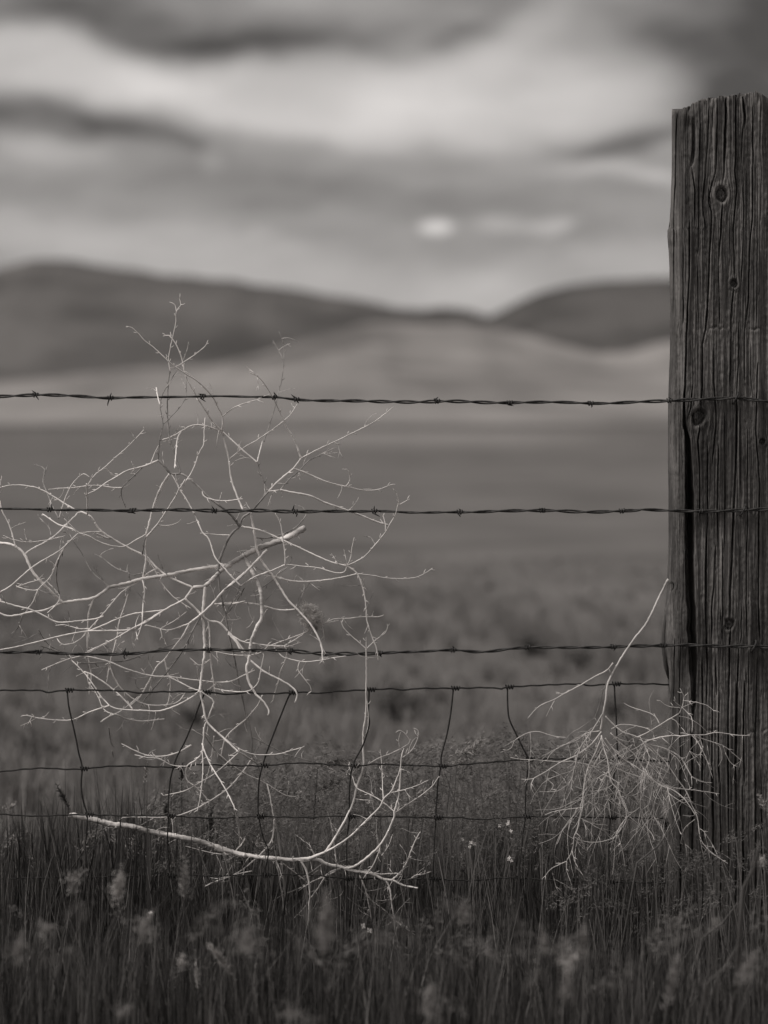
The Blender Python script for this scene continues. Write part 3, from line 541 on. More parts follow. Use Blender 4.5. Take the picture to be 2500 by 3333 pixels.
# crop, width at root, width at tip, depth at tip (m, or '-' to follow its parent), stem kind | points
BIG = """
D 20 17 .03 t|605,245 500,305 400,345 300,380 200,430
D 16 14 .02 t|200,430 100,490 30,540
C 12 11 .03 t|1480,545 1455,570 1385,635 1310,645
C 12 10 .04 t|1560,500 1460,505 1300,530 1150,560 960,590 850,620 740,645
C 10 8 .05 t|740,645 640,715 520,735 420,750
D 12 9 .00 t|200,445 235,510 270,580 300,650 312,720 315,850 285,905 245,1010 235,1100
D 9 6 -.01 p|235,1100 215,1180 215,1220 230,1290 275,1370
D 6 4 -.02 p|275,1370 330,1420 365,1480 355,1510
D 9 7 .02 g|20,540 30,470 55,400 100,300 165,235
D 7 5 .02 g|165,235 180,190 200,165 240,140 300,70 360,0
B 6 6 - p|360,1450 440,1370 530,1295 580,1228
B 5 2 -.03 p|580,1228 555,1150 520,1070 480,1015 460,960 430,900 400,835 375,790 330,720 290,675 235,650
B 5 2 - p|580,1228 700,1165 830,1105 960,1040 1060,990 1130,940 1205,880
B 5.5 2 - p|530,1295 600,1320 700,1365 800,1400 900,1420 1000,1443 1100,1438 1190,1405 1220,1405
B 3.5 2 - p|885,1415 910,1380 905,1320 890,1300
B 3.5 3 - p|360,1450 440,1440
B 6 5 - p|440,1440 530,1460 640,1480 740,1525 870,1570 980,1610 1090,1655 1170,1678
B 3.5 2.5 .12 g|440,1440 500,1370 570,1310 630,1245 700,1210 730,1190
B 3 3 .03 g|360,1450 320,1360 285,1255
B 4 2.5 .16 p|285,1255 300,1190 320,1110
B 3 1.5 .24 g|330,1115 365,1010 390,930 410,860 430,780 450,700 460,610 465,470 430,370
B 2.5 1.5 .26 g|460,560 430,500 390,430
B 5 4 - p|285,1255 180,1165 120,1110 50,1045
A 6 4.5 - p|1640,1575 1600,1480 1560,1360 1545,1235 1520,1130 1500,1045
B 4 2 - p|95,1235 180,1165 280,1105 370,1045 450,985 510,930 555,860
B 3 2 -.03 p|50,945 120,890 200,855 310,825
A 5.5 4 - p|1500,1045 1503,950 1470,880 1440,820 1400,770 1330,705 1260,660 1175,605 1140,575
A 3 1.5 - p|1140,575 1040,480 975,430 940,390 890,345 850,335
A 5 2.5 .02 p|1500,1045 1440,985 1385,900 1345,840 1300,760 1265,700 1245,640 1235,580 1205,490 1170,430 1140,398 1100,402
A 3 1.5 - p|1235,580 1290,545 1350,500 1385,470 1405,430
A 2.5 2 - p|1235,580 1185,610 1150,615
A 2 1.5 .12 g|1235,570 1260,500 1275,440
A 5 3 - p|1500,1050 1440,1025 1370,1005 1300,1005 1230,1040 1160,1080 1085,1105
A 4 3 -.04 p|1225,1045 1200,1090 1190,1160 1185,1230 1178,1295
D 7 7 .02 g|165,235 90,130
A 7 6 .02 g|1600,1655 1560,1610 1480,1545 1410,1490 1340,1420 1270,1355 1220,1330
A 4 3 -.02 p|1365,1445 1375,1480 1430,1505 1520,1515 1640,1500
A 6 6 .02 g|1220,1330 1155,1330 1110,1280 1070,1240
A 5 3 .05 g|1220,1325 1180,1200 1145,1090 1133,980 1130,850 1138,700 1150,640
A 3 1.5 .05 p|1150,640 1138,560 1150,480 1165,410 1185,320 1190,240 1220,190 1210,150
A 2 1.5 - p|1190,240 1180,190 1145,172
A 8 5 - p|1145,1335 1100,1400 1060,1490 1035,1560 1010,1655 985,1740
C 6 6 - p|985,290 985,400 985,470 965,580
A 3 2 .05 g|1070,1240 1075,1130 1090,1050 1100,1000 1090,930 1080,870 1100,790 1140,720 1190,640 1225,590
A 2.5 1.5 .1 g|1100,1000 1170,930 1230,860 1255,800 1258,700
A 4 4 -.02 p|1055,750 1065,810 1080,865
A 6 3 - p|1070,1240 1000,1270 940,1290 860,1310 790,1350 720,1390 650,1440 580,1475
A 3 2 - p|1020,1255 1050,1180 1070,1140
A 3 2 .05 g|960,1290 900,1350 825,1425 825,1500 850,1560
A 4 2 - p|825,1425 760,1425 680,1412 590,1412 500,1425 400,1430 325,1438
A 3 1.5 - p|590,1412 640,1340 710,1285 780,1220 850,1160 900,1110 975,1030
A 3 2 - p|710,1285 740,1325 775,1345 820,1340
A 5 5 -.02 p|592,1605 590,1500 585,1400
A 6 3 - p|640,1655 595,1608 500,1570 400,1510 300,1450 220,1420 90,1408 0,1425 -60,1440
C 6 6 - p|1300,645 1150,580 1060,515 1000,450 960,425 840,365 690,272 640,205
A 4 2 - p|400,1630 430,1530 470,1430 515,1370 565,1332 610,1358
A 3 2 .2 g|395,1630 350,1540 310,1440 290,1380 300,1300 265,1280 230,1268
A 3 2 .2 g|300,1340 320,1275
C 6 3 .0 p|985,310 1060,225 1130,120 1180,40 1215,-30
A 4 2.5 - p|1215,1440 1300,1310 1340,1200 1375,1130 1378,1040 1385,950
A 4 4 - p|1250,1370 1215,1430
A 3 4 .0 p|1155,1330 1190,1390 1215,1440 1250,1490 1290,1560 1335,1655
C 4 4 - p|1335,205 1370,280 1410,320 1450,440 1500,500 1560,570 1625,638
D 5 3.5 -.02 p|180,235 300,260 400,300 550,370 700,440 800,480 890,500
D 4 2 - p|890,500 1000,445 1080,360 1150,275 1175,230 1215,160 1235,90 1240,60 1225,5
D 2 1.5 - p|1240,90 1315,50
D 2.5 1.5 - p|1150,275 1150,220 1135,165
D 2.5 1.5 .05 g|1080,360 1050,310 1005,300
D 3 2 - p|890,500 915,450 925,380 940,310
D 4.5 2.5 - p|890,500 960,555 1000,660 1020,780 1025,870 1060,980 1090,1060 1102,1140
D 3.5 1.5 - p|960,555 1050,565 1150,582 1250,588 1350,580 1410,555 1470,515
D 3 2.5 - p|890,500 870,545 800,545 700,515 600,505 475,492
D 4 2 - p|475,492 470,400 455,290 440,210 405,145
D 8 5 -.01 p|240,140 265,270 280,370 310,460 390,570 440,650 500,740 560,800 640,890 690,970 720,1050 725,1100 725,1140
D 3 2 - p|725,1140 700,1165
D 3 2 - p|725,1140 740,1170
D 3 2 - p|720,1050 750,1100
D 8 7 .01 t|350,395 260,490 160,590 60,665
C 7 8 .02 p|1655,545 1510,670 1450,740 1380,810 1280,890
D 4 4 .02 p|475,492 380,535 270,575 170,640
D 2.5 2.5 - g|170,640 100,560 40,500 0,440
D 5 4 .03 p|400,570 500,600 600,608 740,598 860,578 960,555
D 3 3 .03 g|400,590 330,640 265,680
D 3 2 - g|400,570 480,520 520,450
D 4 4 .02 p|540,795 440,800 340,775 250,755 120,750 0,760
C 4 4 .02 p|1655,740 1560,760 1440,758
D 2.5 1.5 .15 g|545,780 590,700 600,610 550,565
C 7 7 - p|1250,725 1310,780 1400,865 1480,885 1540,945
D 6.5 5 -.02 p|90,960 140,1010 180,1080 240,1140 340,1220 440,1270 520,1320 555,1370 540,1425
C 6 6 - p|1540,945 1590,1000 1655,1085
D 5 3 - p|90,955 180,1010 280,1028 370,1040 470,1040
D 4 2 - p|370,1040 480,1000 600,955 700,905 800,862 900,855 1000,845 1100,845 1140,832
D 4.5 2 .03 p|470,1040 485,1090 470,1150 440,1220 425,1290 400,1370 390,1420
D 3 2 - p|400,1055 450,1110 500,1130 600,1148 700,1140 800,1122 885,1110
D 2 1.5 - p|570,1150 560,1200 600,1260 640,1310 650,1350
D 6.5 5 .05 g|20,540 30,650 60,790 80,890 100,1000 130,1120 160,1290 190,1420 210,1530
D 3 2.5 - g|75,825 120,740 170,650
D 3 3 - p|40,885 80,820
D 4 3 .02 p|-60,1070 0,1080 100,1100 200,1105 300,1090 360,1040
D 3.5 2.5 - p|360,1040 470,1050 580,1018
D 3 2 - p|470,1040 520,1010 600,960
C 4.5 4 - p|1460,1288 1560,1280 1655,1235 1720,1205
D 4 2 -.02 p|0,1330 80,1345 180,1352 240,1340 290,1290 310,1200 330,1100
D 3.5 4 .03 p|210,1535 290,1440 320,1375
F 4.5 3.5 .04 p|210,85 140,140 70,215 40,335
D 3 2 .03 g|285,910 240,840 225,780 215,720
D 4 2.5 .16 g|280,310 350,315 450,290 540,245 600,180 615,150 590,105 555,95
F 6 5 .05 g|210,75 245,190 250,340 290,400 320,520 370,680 400,760
F 5 3 .06 g|400,760 430,820 495,865
F 3 2 .05 g|330,600 330,640 340,700
D 3 3 .1 g|560,800 600,850 660,800 640,760
C 9 8 .05 p|420,750 340,670 270,600 215,530 165,425 105,370
C 8 8 .08 p|105,370 60,355 0,345 -60,335
C 4 3 .06 p|105,370 90,310 60,220 15,130 0,60
C 6 4 .16 p|165,425 230,380 300,345 380,290 430,240 520,150
C 3 2 .18 g|345,300 330,240 290,200 260,170
C 4 4 .02 p|530,280 460,345 400,400 220,510 80,630 0,680 -60,710
C 4 3 .02 p|690,272 620,272 530,280
C 5 3 .08 p|530,275 470,245 430,235 380,215 330,180 285,150
C 3 2 - p|530,280 490,240 430,180
C 4 4 - p|530,280 600,300 660,335 750,365 840,370 910,330 985,290
C 5 5 .06 t|650,285 740,320
C 6 4 .08 g|460,345 420,400 390,480 380,560 385,620 400,690
C 4 3 .04 p|450,350 390,460 350,560 310,610 260,660 220,750 180,795
C 7 6 .06 p|420,750 300,800 200,815 130,832 50,840 0,820 -60,800
C 4 5 .02 p|700,840 640,860 520,875 390,882 300,840 200,795 100,770 0,740 -60,720
C 6 3 .06 p|630,725 600,820 592,940 590,1060 600,1150 615,1250 600,1370
C 6.5 3 -.02 p|1250,725 1110,800 960,890 870,932 720,940 590,943 430,970 250,1015 100,1050 0,1068 -60,1070
C 7 7 - p|1300,650 1250,725
C 3.5 3 - p|965,580 930,610 820,680 700,820 590,943
C 4 3 - p|1110,800 980,885 900,920 800,980 700,1030 590,1080
C 4 3.5 - p|1110,800 1020,810 900,825 780,865 700,900 600,940
C 4 2 .04 p|760,1090 790,980 800,900 820,830 850,740 865,690
C 4 2 - p|760,1090 740,1160 720,1290
C 3.5 3 - p|950,900 850,950 750,1010 620,1075 540,1110 450,1135 350,1175 280,1205
C 3 2 .08 p|600,925 530,925 440,900 375,905
C 2.5 2 .08 p|590,943 560,980 500,1020 420,1030 385,990
C 5 3 .0 p|960,590 975,660 965,780 960,880
C 2.5 1.5 - p|960,880 940,950 910,1010
C 2.5 2 .07 g|740,645 620,540 560,430 500,340 430,260
C 4 2 .03 g|960,425 975,340 985,300
C 3 2 .04 p|985,450 1040,520 1080,600 1150,690 1210,740 1290,790
C 9 7 .0 p|1385,640 1375,760 1370,840 1380,1000 1380,1100 1365,1200 1350,1340
C 6 3 .04 p|1280,890 1230,980 1160,1070 1110,1135 1060,1180 1000,1290 940,1390 870,1450
C 5 3 .06 g|1350,850 1290,960 1230,1080 1150,1190 1070,1290 980,1400 950,1460
C 5 3 .02 p|1405,870 1415,960 1418,1100 1440,1280 1455,1380
C 6 3.5 .0 p|1350,1345 1300,1385 1200,1440 1080,1480 960,1478 800,1468 740,1445
C 3.5 3 .05 p|740,1445 680,1380 620,1290 560,1215 480,1135
C 4.5 2 - p|740,1445 600,1490 520,1530 450,1545 300,1535 180,1512 140,1518
C 2 1.5 - p|215,1520 185,1575
C 4 4 - p|895,1468 820,1385 720,1300 620,1235 570,1215
C 4 4 - p|1460,1288 1280,1268 1140,1250 1020,1243 860,1200 740,1150 600,1115 540,1110
C 4 3 - p|740,1150 760,1230 810,1320 900,1400 1000,1440 1120,1440 1200,1420 1250,1360
C 4.5 2.5 - p|1110,1135 1130,1220 1150,1290 1140,1400 1120,1455
C 4 3 .14 g|540,1160 640,1155 760,1150 870,1135 950,1105 1050,1070 1180,1030
C 3.5 3.5 - p|1350,1345 1300,1330 1220,1290 1140,1250
C 4 3 .12 p|680,1555 770,1505 860,1535 960,1550 1110,1535
C 3 2 .12 p|770,1505 830,1470 940,1380
C 3 2 .1 p|770,1505 700,1470 660,1380 600,1290
C 6 5 - p|1350,1345 1370,1440 1395,1550 1460,1620 1500,1655 1610,1758
C 4 5 .0 p|1350,1345 1430,1400 1445,1420 1400,1540 1380,1590 1375,1655
C 3.5 2.5 .03 p|1280,890 1250,900 1140,935 1080,925 980,900
C 3 1.5 - p|1080,925 1090,960 1095,995
C 2 1.5 - p|1090,920 1180,870 1260,810
C 3.5 3 - p|1350,1345 1400,1340 1465,1290
C 3 2 .15 g|860,545 780,515 700,455 635,420
C 2.5 2 .12 g|960,550 900,562 860,545 862,490
C 3 2 .05 p|300,620 260,660 200,665 110,640
C 3 2 .04 p|440,300 300,330 180,340 90,325 20,295
C 2.5 2 .05 p|300,585 180,620 110,645
C 3 2 - p|1060,225 1130,230 1190,215 1215,195
C 3 2.5 .02 p|1560,295 1450,290 1350,280
C 4 4 - p|1060,520 1000,550 965,580
C 3 2 .1 g|150,840 130,900 100,945 75,960
C 3 2 .05 p|320,820 380,760 400,700 310,600
C 3 2 .09 p|1390,1030 1420,1050
C 2 1.5 .04 p|1420,1130 1380,1160 1340,1170 1280,1120
C 3 2 .07 g|1650,650 1610,720 1530,830 1490,880
C 2.5 1.5 .1 g|260,930 300,1000 350,1050 430,1085
C 2.5 1.5 .08 g|270,1040 330,1060 420,1090 560,1100
C 2.5 1.5 .06 p|840,1010 800,1040 770,1110
C 2 1.5 .06 p|930,1000 915,900 940,830
C 2 1.5 .1 g|870,560 880,640 840,720
E 4.5 3 .0 p|1375,140 1365,300 1320,360 1260,405 1260,490 1310,535 1370,590 1410,640
E 3 2 - p|1260,405 1160,395 1070,350 1000,345 910,325
E 6 2 .07 p|1290,260 1200,310 1100,335 1000,330 920,300 820,250
E 4.5 3 - p|1365,250 1375,285 1420,390 1500,520 1560,630 1585,690
F 5 2 .0 p|250,350 180,450 90,550 0,615 -60,650 -130,690 -250,735 -370,748 -530,745 -630,750
F 3 2 .04 p|160,310 0,450 -100,510 -210,570 -350,600
E 5 5 - p|1600,300 1655,330 1710,370
E 3.5 2 - p|1365,300 1370,420 1355,590 1330,710
E 3 2 .04 p|1445,200 1420,390 1380,520
E 3 2 .2 g|735,140 740,190 755,260 770,270
E 3 2 .2 g|755,300 770,350
E 3 2 .04 g|1385,200 1440,280 1520,370 1600,420 1660,460
F 4 2.5 - p|0,160 140,270 250,320 340,325 440,318 500,300 590,275
F 3.5 2.5 .06 g|250,205 370,265 480,320 600,355 720,390 810,430
F 3.5 2 .05 p|0,300 110,390 200,450 310,500 380,540 470,595 550,610
F 4 2.5 .03 p|350,520 370,600 385,690 400,760
F 3 2 .03 p|130,690 155,790 165,860 165,940
F 5 2.5 .0 p|400,760 390,880 350,950 260,1040 170,1110 80,1155 0,1180 -70,1215
E 3 2.5 .0 p|1700,1110 1600,1130 1480,1160 1420,1155
F 3.5 2.5 .12 g|330,735 250,820 170,930 110,1000 30,1050
E 2 1.5 .05 p|1300,1090 1240,... 
"""
LOW = """
E 12 18 .02 t|470,737 485,733
E 18 17 .02 t|485,733 550,745 640,765 760,795 880,808 1000,840
E 17 15 .01 t|1000,840 1130,865 1260,890 1390,920 1500,960 1600,990 1655,1005
F 15 12 .0 t|0,955 60,970 140,990 280,1015 400,1025 520,1035 640,1025
F 12 7 -.01 p|640,1025 700,1000 740,985
F 7 4 -.01 p|740,985 800,900 880,760 930,650 960,530 1000,410 1000,300 1000,170 1015,80 1020,0 1020,-100 1022,-230 1020,-390
F 2 1.2 - p|1020,-390 1020,-425 1020,-470
F 2.5 1.5 - p|1020,-390 930,-470 870,-530 850,-580
F 2.5 1.5 - p|1020,-390 1090,-455 1150,-500 1165,-545 1160,-560
F 3 2 .0 p|1005,250 1030,150 1035,60 1025,-40
F 7 3 -.02 p|720,995 820,940 920,870 1030,760 1110,680 1140,620 1190,570 1230,480 1250,420 1260,330 1275,280
F 4 1.5 - p|1000,410 1100,350 1200,310 1310,245 1290,190 1250,160 1220,175
F 11 8 .0 p|640,1025 700,1035 760,1065 840,1080 920,1105 1050,1125 1140,1165 1200,1170
F 7 4.5 - p|1200,1170 1270,1205 1370,1225
F 8 4 -.02 p|860,1085 920,1085 1000,1040 1100,950 1160,860 1210,740 1210,710 1240,600 1255,420
F 4 2 - p|1210,710 1140,650 1060,600 960,550 930,480 900,390
F 4 3 - p|1210,720 1290,665 1375,610
F 3 2 - p|1375,610 1440,560 1480,520 1510,470
F 3 2 - p|1190,580 1280,560 1370,530 1440,495
F 3 1.5 - p|1135,620 1130,500 1125,380 1115,290
F 5 3 -.03 p|1200,1165 1250,1120 1290,1060 1320,985 1350,910 1385,845
F 3 2 - p|1355,890 1345,870
F 4.5 3 - p|1050,1125 1120,1130 1230,1125
F 3 2 - p|1320,1165 1350,1140 1410,1130 1460,1112
F 2.5 2 - p|1415,1130 1418,1100
F 7 2 .04 p|850,1090 760,1130 700,1220 640,1300 600,1360 530,1430
F 7 3 .03 p|580,1040 620,1120 640,1240 635,1340 625,1480 580,1560 510,1645
F 5.5 2.5 .0 p|1150,1165 1180,1230 1190,1320 1210,1440 1210,1530 1200,1620
F 4 2 - p|1210,1440 1280,1490 1360,1550 1425,1605
F 4.5 2.5 .0 p|400,1020 430,1080 455,1160
F 4 3 .04 p|460,1060 540,1120 640,1200
F 4 2 .02 p|975,1140 1010,1220 1040,1350 1060,1450 1100,1590
F 3 2 .05 g|750,1290 850,1370 960,1420
F 3 2 .06 p|1030,1270 1090,1350 1160,1400
F 4 2.5 .0 p|1110,960 1090,1020 1060,1080 1000,1160
F 3.5 2 .1 g|1110,960 1090,850 1090,760 1060,640 1055,520 1030,430
F 2.5 2 .1 g|1055,520 1090,440
F 3.5 2 .04 p|1125,1005 1170,940 1200,860
F 3.5 2 .1 g|600,910 700,935 800,960 880,975 1000,1000
F 2 1.2 - p|1265,345 1330,290 1365,220 1370,160 1340,145
F 2 1.2 - p|1245,280 1240,220 1255,170
F 4 2.5 .05 p|840,1095 760,1140 680,1170 590,1220
F 3 2 .06 g|590,1220 460,1270 380,1320
F 3.5 2 .1 g|820,1060 800,900 770,740 720,660
F 3 2 .03 p|740,1170 765,1180
F 4 2 .08 g|1210,1440 1150,1380 1050,1300 950,1200
F 3 2 .1 g|1190,1000 1170,1150 1130,1280 1080,1450 1040,1620
F 3 2 .05 g|1190,1320 1130,1470 1100,1590
F 2.5 2 .05 p|1110,680 1150,700 1220,765
F 3 2 .0 p|540,1035 530,1060 520,1010
E 3.5 2 .02 p|1655,890 1620,940 1560,992 1460,992 1340,965 1250,940
E 3 2 .05 g|1610,1000 1550,1030 1485,1055
E 2.5 2 .02 g|770,790 755,770
"""
BRUSH = """
Q 8 7 -.01 p|210,375 195,400 130,530 60,680 0,790 -90,900 -126,953
R 7 6.5 -.02 p|840,-250 790,-180 735,-90 685,0
R 6.5 6 -.03 p|685,0 655,80 645,180 630,260 618,340 605,420
R 5 2.5 -.06 p|700,-100 650,-40 570,0 450,70 320,140 250,180 130,235 42,328
R 2.5 1.5 - p|250,190 215,250 182,318
R 2.5 1.5 - p|360,110 320,135 260,137
R 3.5 3 .0 g|655,50 620,120 600,210 560,325
R 3 2 .0 g|560,325 450,400 380,440 335,490
R 3 2.5 .0 g|560,325 590,380 605,420
R 5 4 -.05 p|640,310 720,390 780,435 870,465 950,520 1100,560 1210,620 1260,690 1305,775
R 3 2 - p|1305,775 1310,830 1308,860
R 3.5 2 - p|1305,775 1380,815 1470,825
R 3.5 2.5 -.03 p|690,410 760,375 880,385 970,410 1010,435
R 4 3.5 -.06 p|880,475 960,440 1060,380 1150,325 1210,290
R 3.5 2 - p|1210,290 1240,220 1250,160 1280,130
R 2.5 1.5 - p|1225,245 1290,220 1350,195
R 2.5 1.5 - p|1250,160 1235,130 1215,95
R 2 1.5 - p|1225,235 1195,215 1165,185
R 2.5 1.5 - p|1220,245 1150,240 1100,220 1065,190
R 3 2 - p|1210,310 1290,330 1370,380 1420,430 1455,470
R 2.5 1.5 - p|1240,190 1350,205 1430,230 1485,275
R 3 2 - p|1230,240 1280,290 1310,330 1310,440
R 2.5 2 - p|1150,330 1190,350 1210,410
R 4.5 4 -.07 p|940,510 1040,480 1160,460 1220,465 1300,455
R 3.5 2 - p|1300,455 1400,455 1500,437 1659,457 1760,460
R 3 2 - p|1300,455 1260,445 1220,440
R 4 2.5 - p|1300,455 1450,505 1560,545 1659,625 1700,660
R 3 2 - p|1310,460 1360,520 1420,640 1470,790
R 3 1.5 - p|1490,515 1530,560 1540,640 1510,700
R 3 2 - p|1550,545 1600,660 1659,700
R 3 1.5 - p|1370,480 1390,560 1360,610 1290,580
R 3.5 2 -.01 p|1060,375 1040,330 990,290 920,265 840,240 785,210
R 2.5 1.5 .02 g|1000,385 990,290 980,190 1015,110
R 4 3 -.05 p|620,290 560,390 490,490 440,560 400,610
R 3.5 2 -.02 p|600,425 500,440 430,490 330,530 290,545 220,600 190,650
R 5 3.5 -.06 p|610,430 540,520 440,600 380,630 290,670 180,740 90,790
R 3 2 - p|90,790 30,800 -10,795
R 3 1.5 - p|90,790 70,830 80,890 120,935
R 2.5 1.5 - p|180,740 180,790 240,840 215,890
R 3.5 2.5 -.03 p|600,710 480,680 390,660 290,665 130,650 0,645 -90,630
R 3 1.5 -.01 p|335,475 270,470 190,450 130,430 60,435 0,460 -60,500 -90,560 -170,590
R 5 4 -.05 p|610,480 560,600 510,700 480,830 470,930 465,1020 440,1100 430,1170 400,1240
R 4 3 - p|400,1240 385,1350 340,1430
R 3 2 - p|340,1430 220,1490 180,1540 150,1570
R 3 1.5 - p|385,1350 410,1440 450,1510 480,1555
R 2 1.5 - p|340,1430 345,1510 370,1575
R 2 1.5 - p|225,1490 235,1530 250,1580
R 4 2 -.04 p|440,560 420,640 390,770 375,880 330,965
R 3 2 - p|465,1015 340,1030 250,1045 170,1075
R 3 2 - p|435,1030 360,1120 310,1190 290,1250 265,1300
R 3 2 - p|465,1100 490,1180 490,1245
R 3 1.5 - p|400,1240 470,1290 480,1340
R 5 3 -.06 p|610,460 630,560 660,650 670,740 690,820 740,880 770,960 800,1020
R 3 1.5 - p|800,1020 800,1120 740,1210 700,1250 600,1280 500,1280 420,1255
R 4.5 3 -.07 p|640,480 700,560 780,640 860,690 960,760 1060,840 1170,885 1260,960 1340,1080
R 4.5 2 -.05 p|680,440 760,520 860,600 940,720 1000,800 1110,850 1220,870 1400,890 1520,910
R 4.5 3 -.05 p|960,520 1100,660 1200,800 1270,900 1310,1000 1350,1090 1370,1240
R 3 1.5 - p|1370,1240 1400,1300 1470,1370 1590,1450
R 2 1.5 - p|1370,1180 1400,1200 1460,1290 1510,1390
R 2.5 1.5 - p|1370,1260 1400,1400
R 3 1.5 - p|1120,860 1150,1000 1190,1130 1225,1225
R 3.5 2.5 -.04 p|680,670 740,720 850,760 950,790
R 3 2 -.03 p|860,530 930,620 1000,700 1060,760
R 3 1.5 -.06 p|950,525 980,640 950,720
R 4 3 -.05 p|940,730 920,860 910,1000 930,1120 1000,1220 1020,1270
R 3 2 - p|925,950 1000,1070 1080,1160
R 3 2 -.06 p|905,1015 820,1080 760,1150 720,1230
R 3 1.5 - p|800,780 830,900 900,940
R 3 1.5 - p|560,900 560,980 600,1050 650,1085
R 3.5 2 -.02 p|660,740 600,850 580,980 480,1100
R 3 1.5 - p|670,740 560,800 520,850
R 2.5 1.5 - p|740,1230 780,1380 790,1480
R 3 1.5 -.01 p|400,700 380,800 290,880 200,895 130,890
R 2.5 1.5 - p|910,1140 905,1190
R 3 2 -.01 p|640,1080 640,1000 700,900
R 2.5 1.5 -.03 p|850,530 780,620 700,760 610,960
R 3 2 -.04 p|620,560 560,680 480,790 500,860
R 3 1.5 .0 p|1330,1110 1250,1180 1220,1300
R 2.5 1.5 -.02 p|1300,880 1240,720 1200,640 1100,560
R 2.5 1.5 -.05 p|1060,830 1010,920 1060,950
R 3 2 -.04 p|430,560 480,570 490,640
R 2.5 1.5 -.02 p|455,470 500,530 490,640
"""
def parse(txt):
    out = []
    for ln in txt.strip().splitlines():
        if '|' not in ln or '...' in ln: continue
        h, p = ln.split('|'); c, w0, w1, de, kind = h.split(); ox, oy, s = CROPS[c]
        pts = [(ox + float(a.split(',')[0]) * s, oy + float(a.split(',')[1]) * s) for a in p.split()]
        out.append((pts, float(w0), float(w1), None if de == '-' else float(de), kind))
    return out
def grow(txt, name, label, base_px, d0, mats, spur=.9, drift=.22, dmax=None, extra=None, wscale=1.0, dmin=None, wplus=1.0):
    rnd = random.Random(hash(name) % 1000 if False else len(txt))
    root = empty(name, px(base_px[0], base_px[1], d0), label, 'tumbleweed')
    placed = []           # (x, y, depth) of everything grown so far: a branch starts at the depth of what it grows from
    buf = {k: MB() for k in 'tpgf'}; tips = []
    def near(x, y):
        if not placed: return None
        a = np.array(placed); q = (a[:, 0] - x) ** 2 + (a[:, 1] - y) ** 2; i = int(q.argmin())
        return a[i, 2] if q[i] < 12 ** 2 else None
    def clampd(v):
        if dmax is not None: v = min(v, dmax)
        if dmin is not None: v = max(v, dmin)
        return v
    for (pts, w0, w1, de, kind) in parse(txt):
        P = catmull(pts, 7 if w0 < 8 else 6); n = len(P)
        L = sum(math.hypot(P[i + 1][0] - P[i][0], P[i + 1][1] - P[i][1]) for i in range(n - 1)) * S
        ds = near(*P[0]); ds = d0 if ds is None else ds
        e_ = near(*P[-1])
        if de is None: de = e_ if e_ is not None and rnd.random() < .5 else ds + rnd.gauss(0, drift) * L
        de = clampd(de); ds = clampd(ds); bow = rnd.gauss(0, .05) * L
        V = []; rad = []
        for i, (x, y) in enumerate(P):
            t = i / (n - 1); d = clampd(ds + (de - ds) * t + bow * math.sin(math.pi * t))
            placed.append((x, y, d))
            j = 1.0 if w0 < 8 else 1.6
            V.append(px(x + rnd.gauss(0, .28 * j), y + rnd.gauss(0, .28 * j), d))
            w = w0 + (w1 - w0) * t + .9 * wplus
            w *= 1 + .10 * math.sin(i * 1.7 + w0 * 9) + rnd.uniform(-.06, .06)
            if i == n - 1 and w1 < 4: w *= .5
            rad.append(w * .5 * S * wscale)
        buf[kind].tube(V, rad, 8 if w0 > 8 else 6 if w0 > 4 else 5)
        # little alternate spurs and buds along the thinner wood
        if w0 < 6.5 and spur > 0:
            acc = rnd.uniform(10, 30); side = rnd.choice((-1, 1)); s = 0
            for i in range(1, n):
                s += math.hypot(P[i][0] - P[i - 1][0], P[i][1] - P[i - 1][1]); t = i / n
                if s > acc:
                    acc = s + rnd.uniform(14, 46) / max(spur, .1)
                    if w1 > 3 and rnd.random() < .6: continue
                    dirv = (V[i] - V[i - 1]).normalized(); ang = rnd.uniform(30, 65) * side; side = -side
                    dv = Matrix.Rotation(R(ang), 3, 'Y') @ dirv; dv = (Matrix.Rotation(rnd.uniform(0, 6.28) if rnd.random() < .3 else 0, 3, dirv) @ dv)
                    ln = rnd.uniform(6, 15) * S * (1.5 if rnd.random() < .15 else 1)
                    r0 = max(rad[i] * .85, .0007)
                    buf['f' if kind != 'g' else 'g'].tube([V[i], V[i] + dv * ln * .6, V[i] + dv * ln + dirv * ln * .25], [r0, r0 * .8, r0 * .4], 5)
        if w1 <= 3: tips.append((V, rad))
    if extra: extra(buf, placed, tips, rnd)
    if buf['t'].v: buf['t'].build('stem', mats['t'], root)
    br = MB(); idx = []
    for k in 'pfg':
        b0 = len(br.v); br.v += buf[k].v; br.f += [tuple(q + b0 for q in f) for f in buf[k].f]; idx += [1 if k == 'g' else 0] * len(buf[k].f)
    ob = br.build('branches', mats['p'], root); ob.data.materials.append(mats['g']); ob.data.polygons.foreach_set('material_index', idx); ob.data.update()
    return root
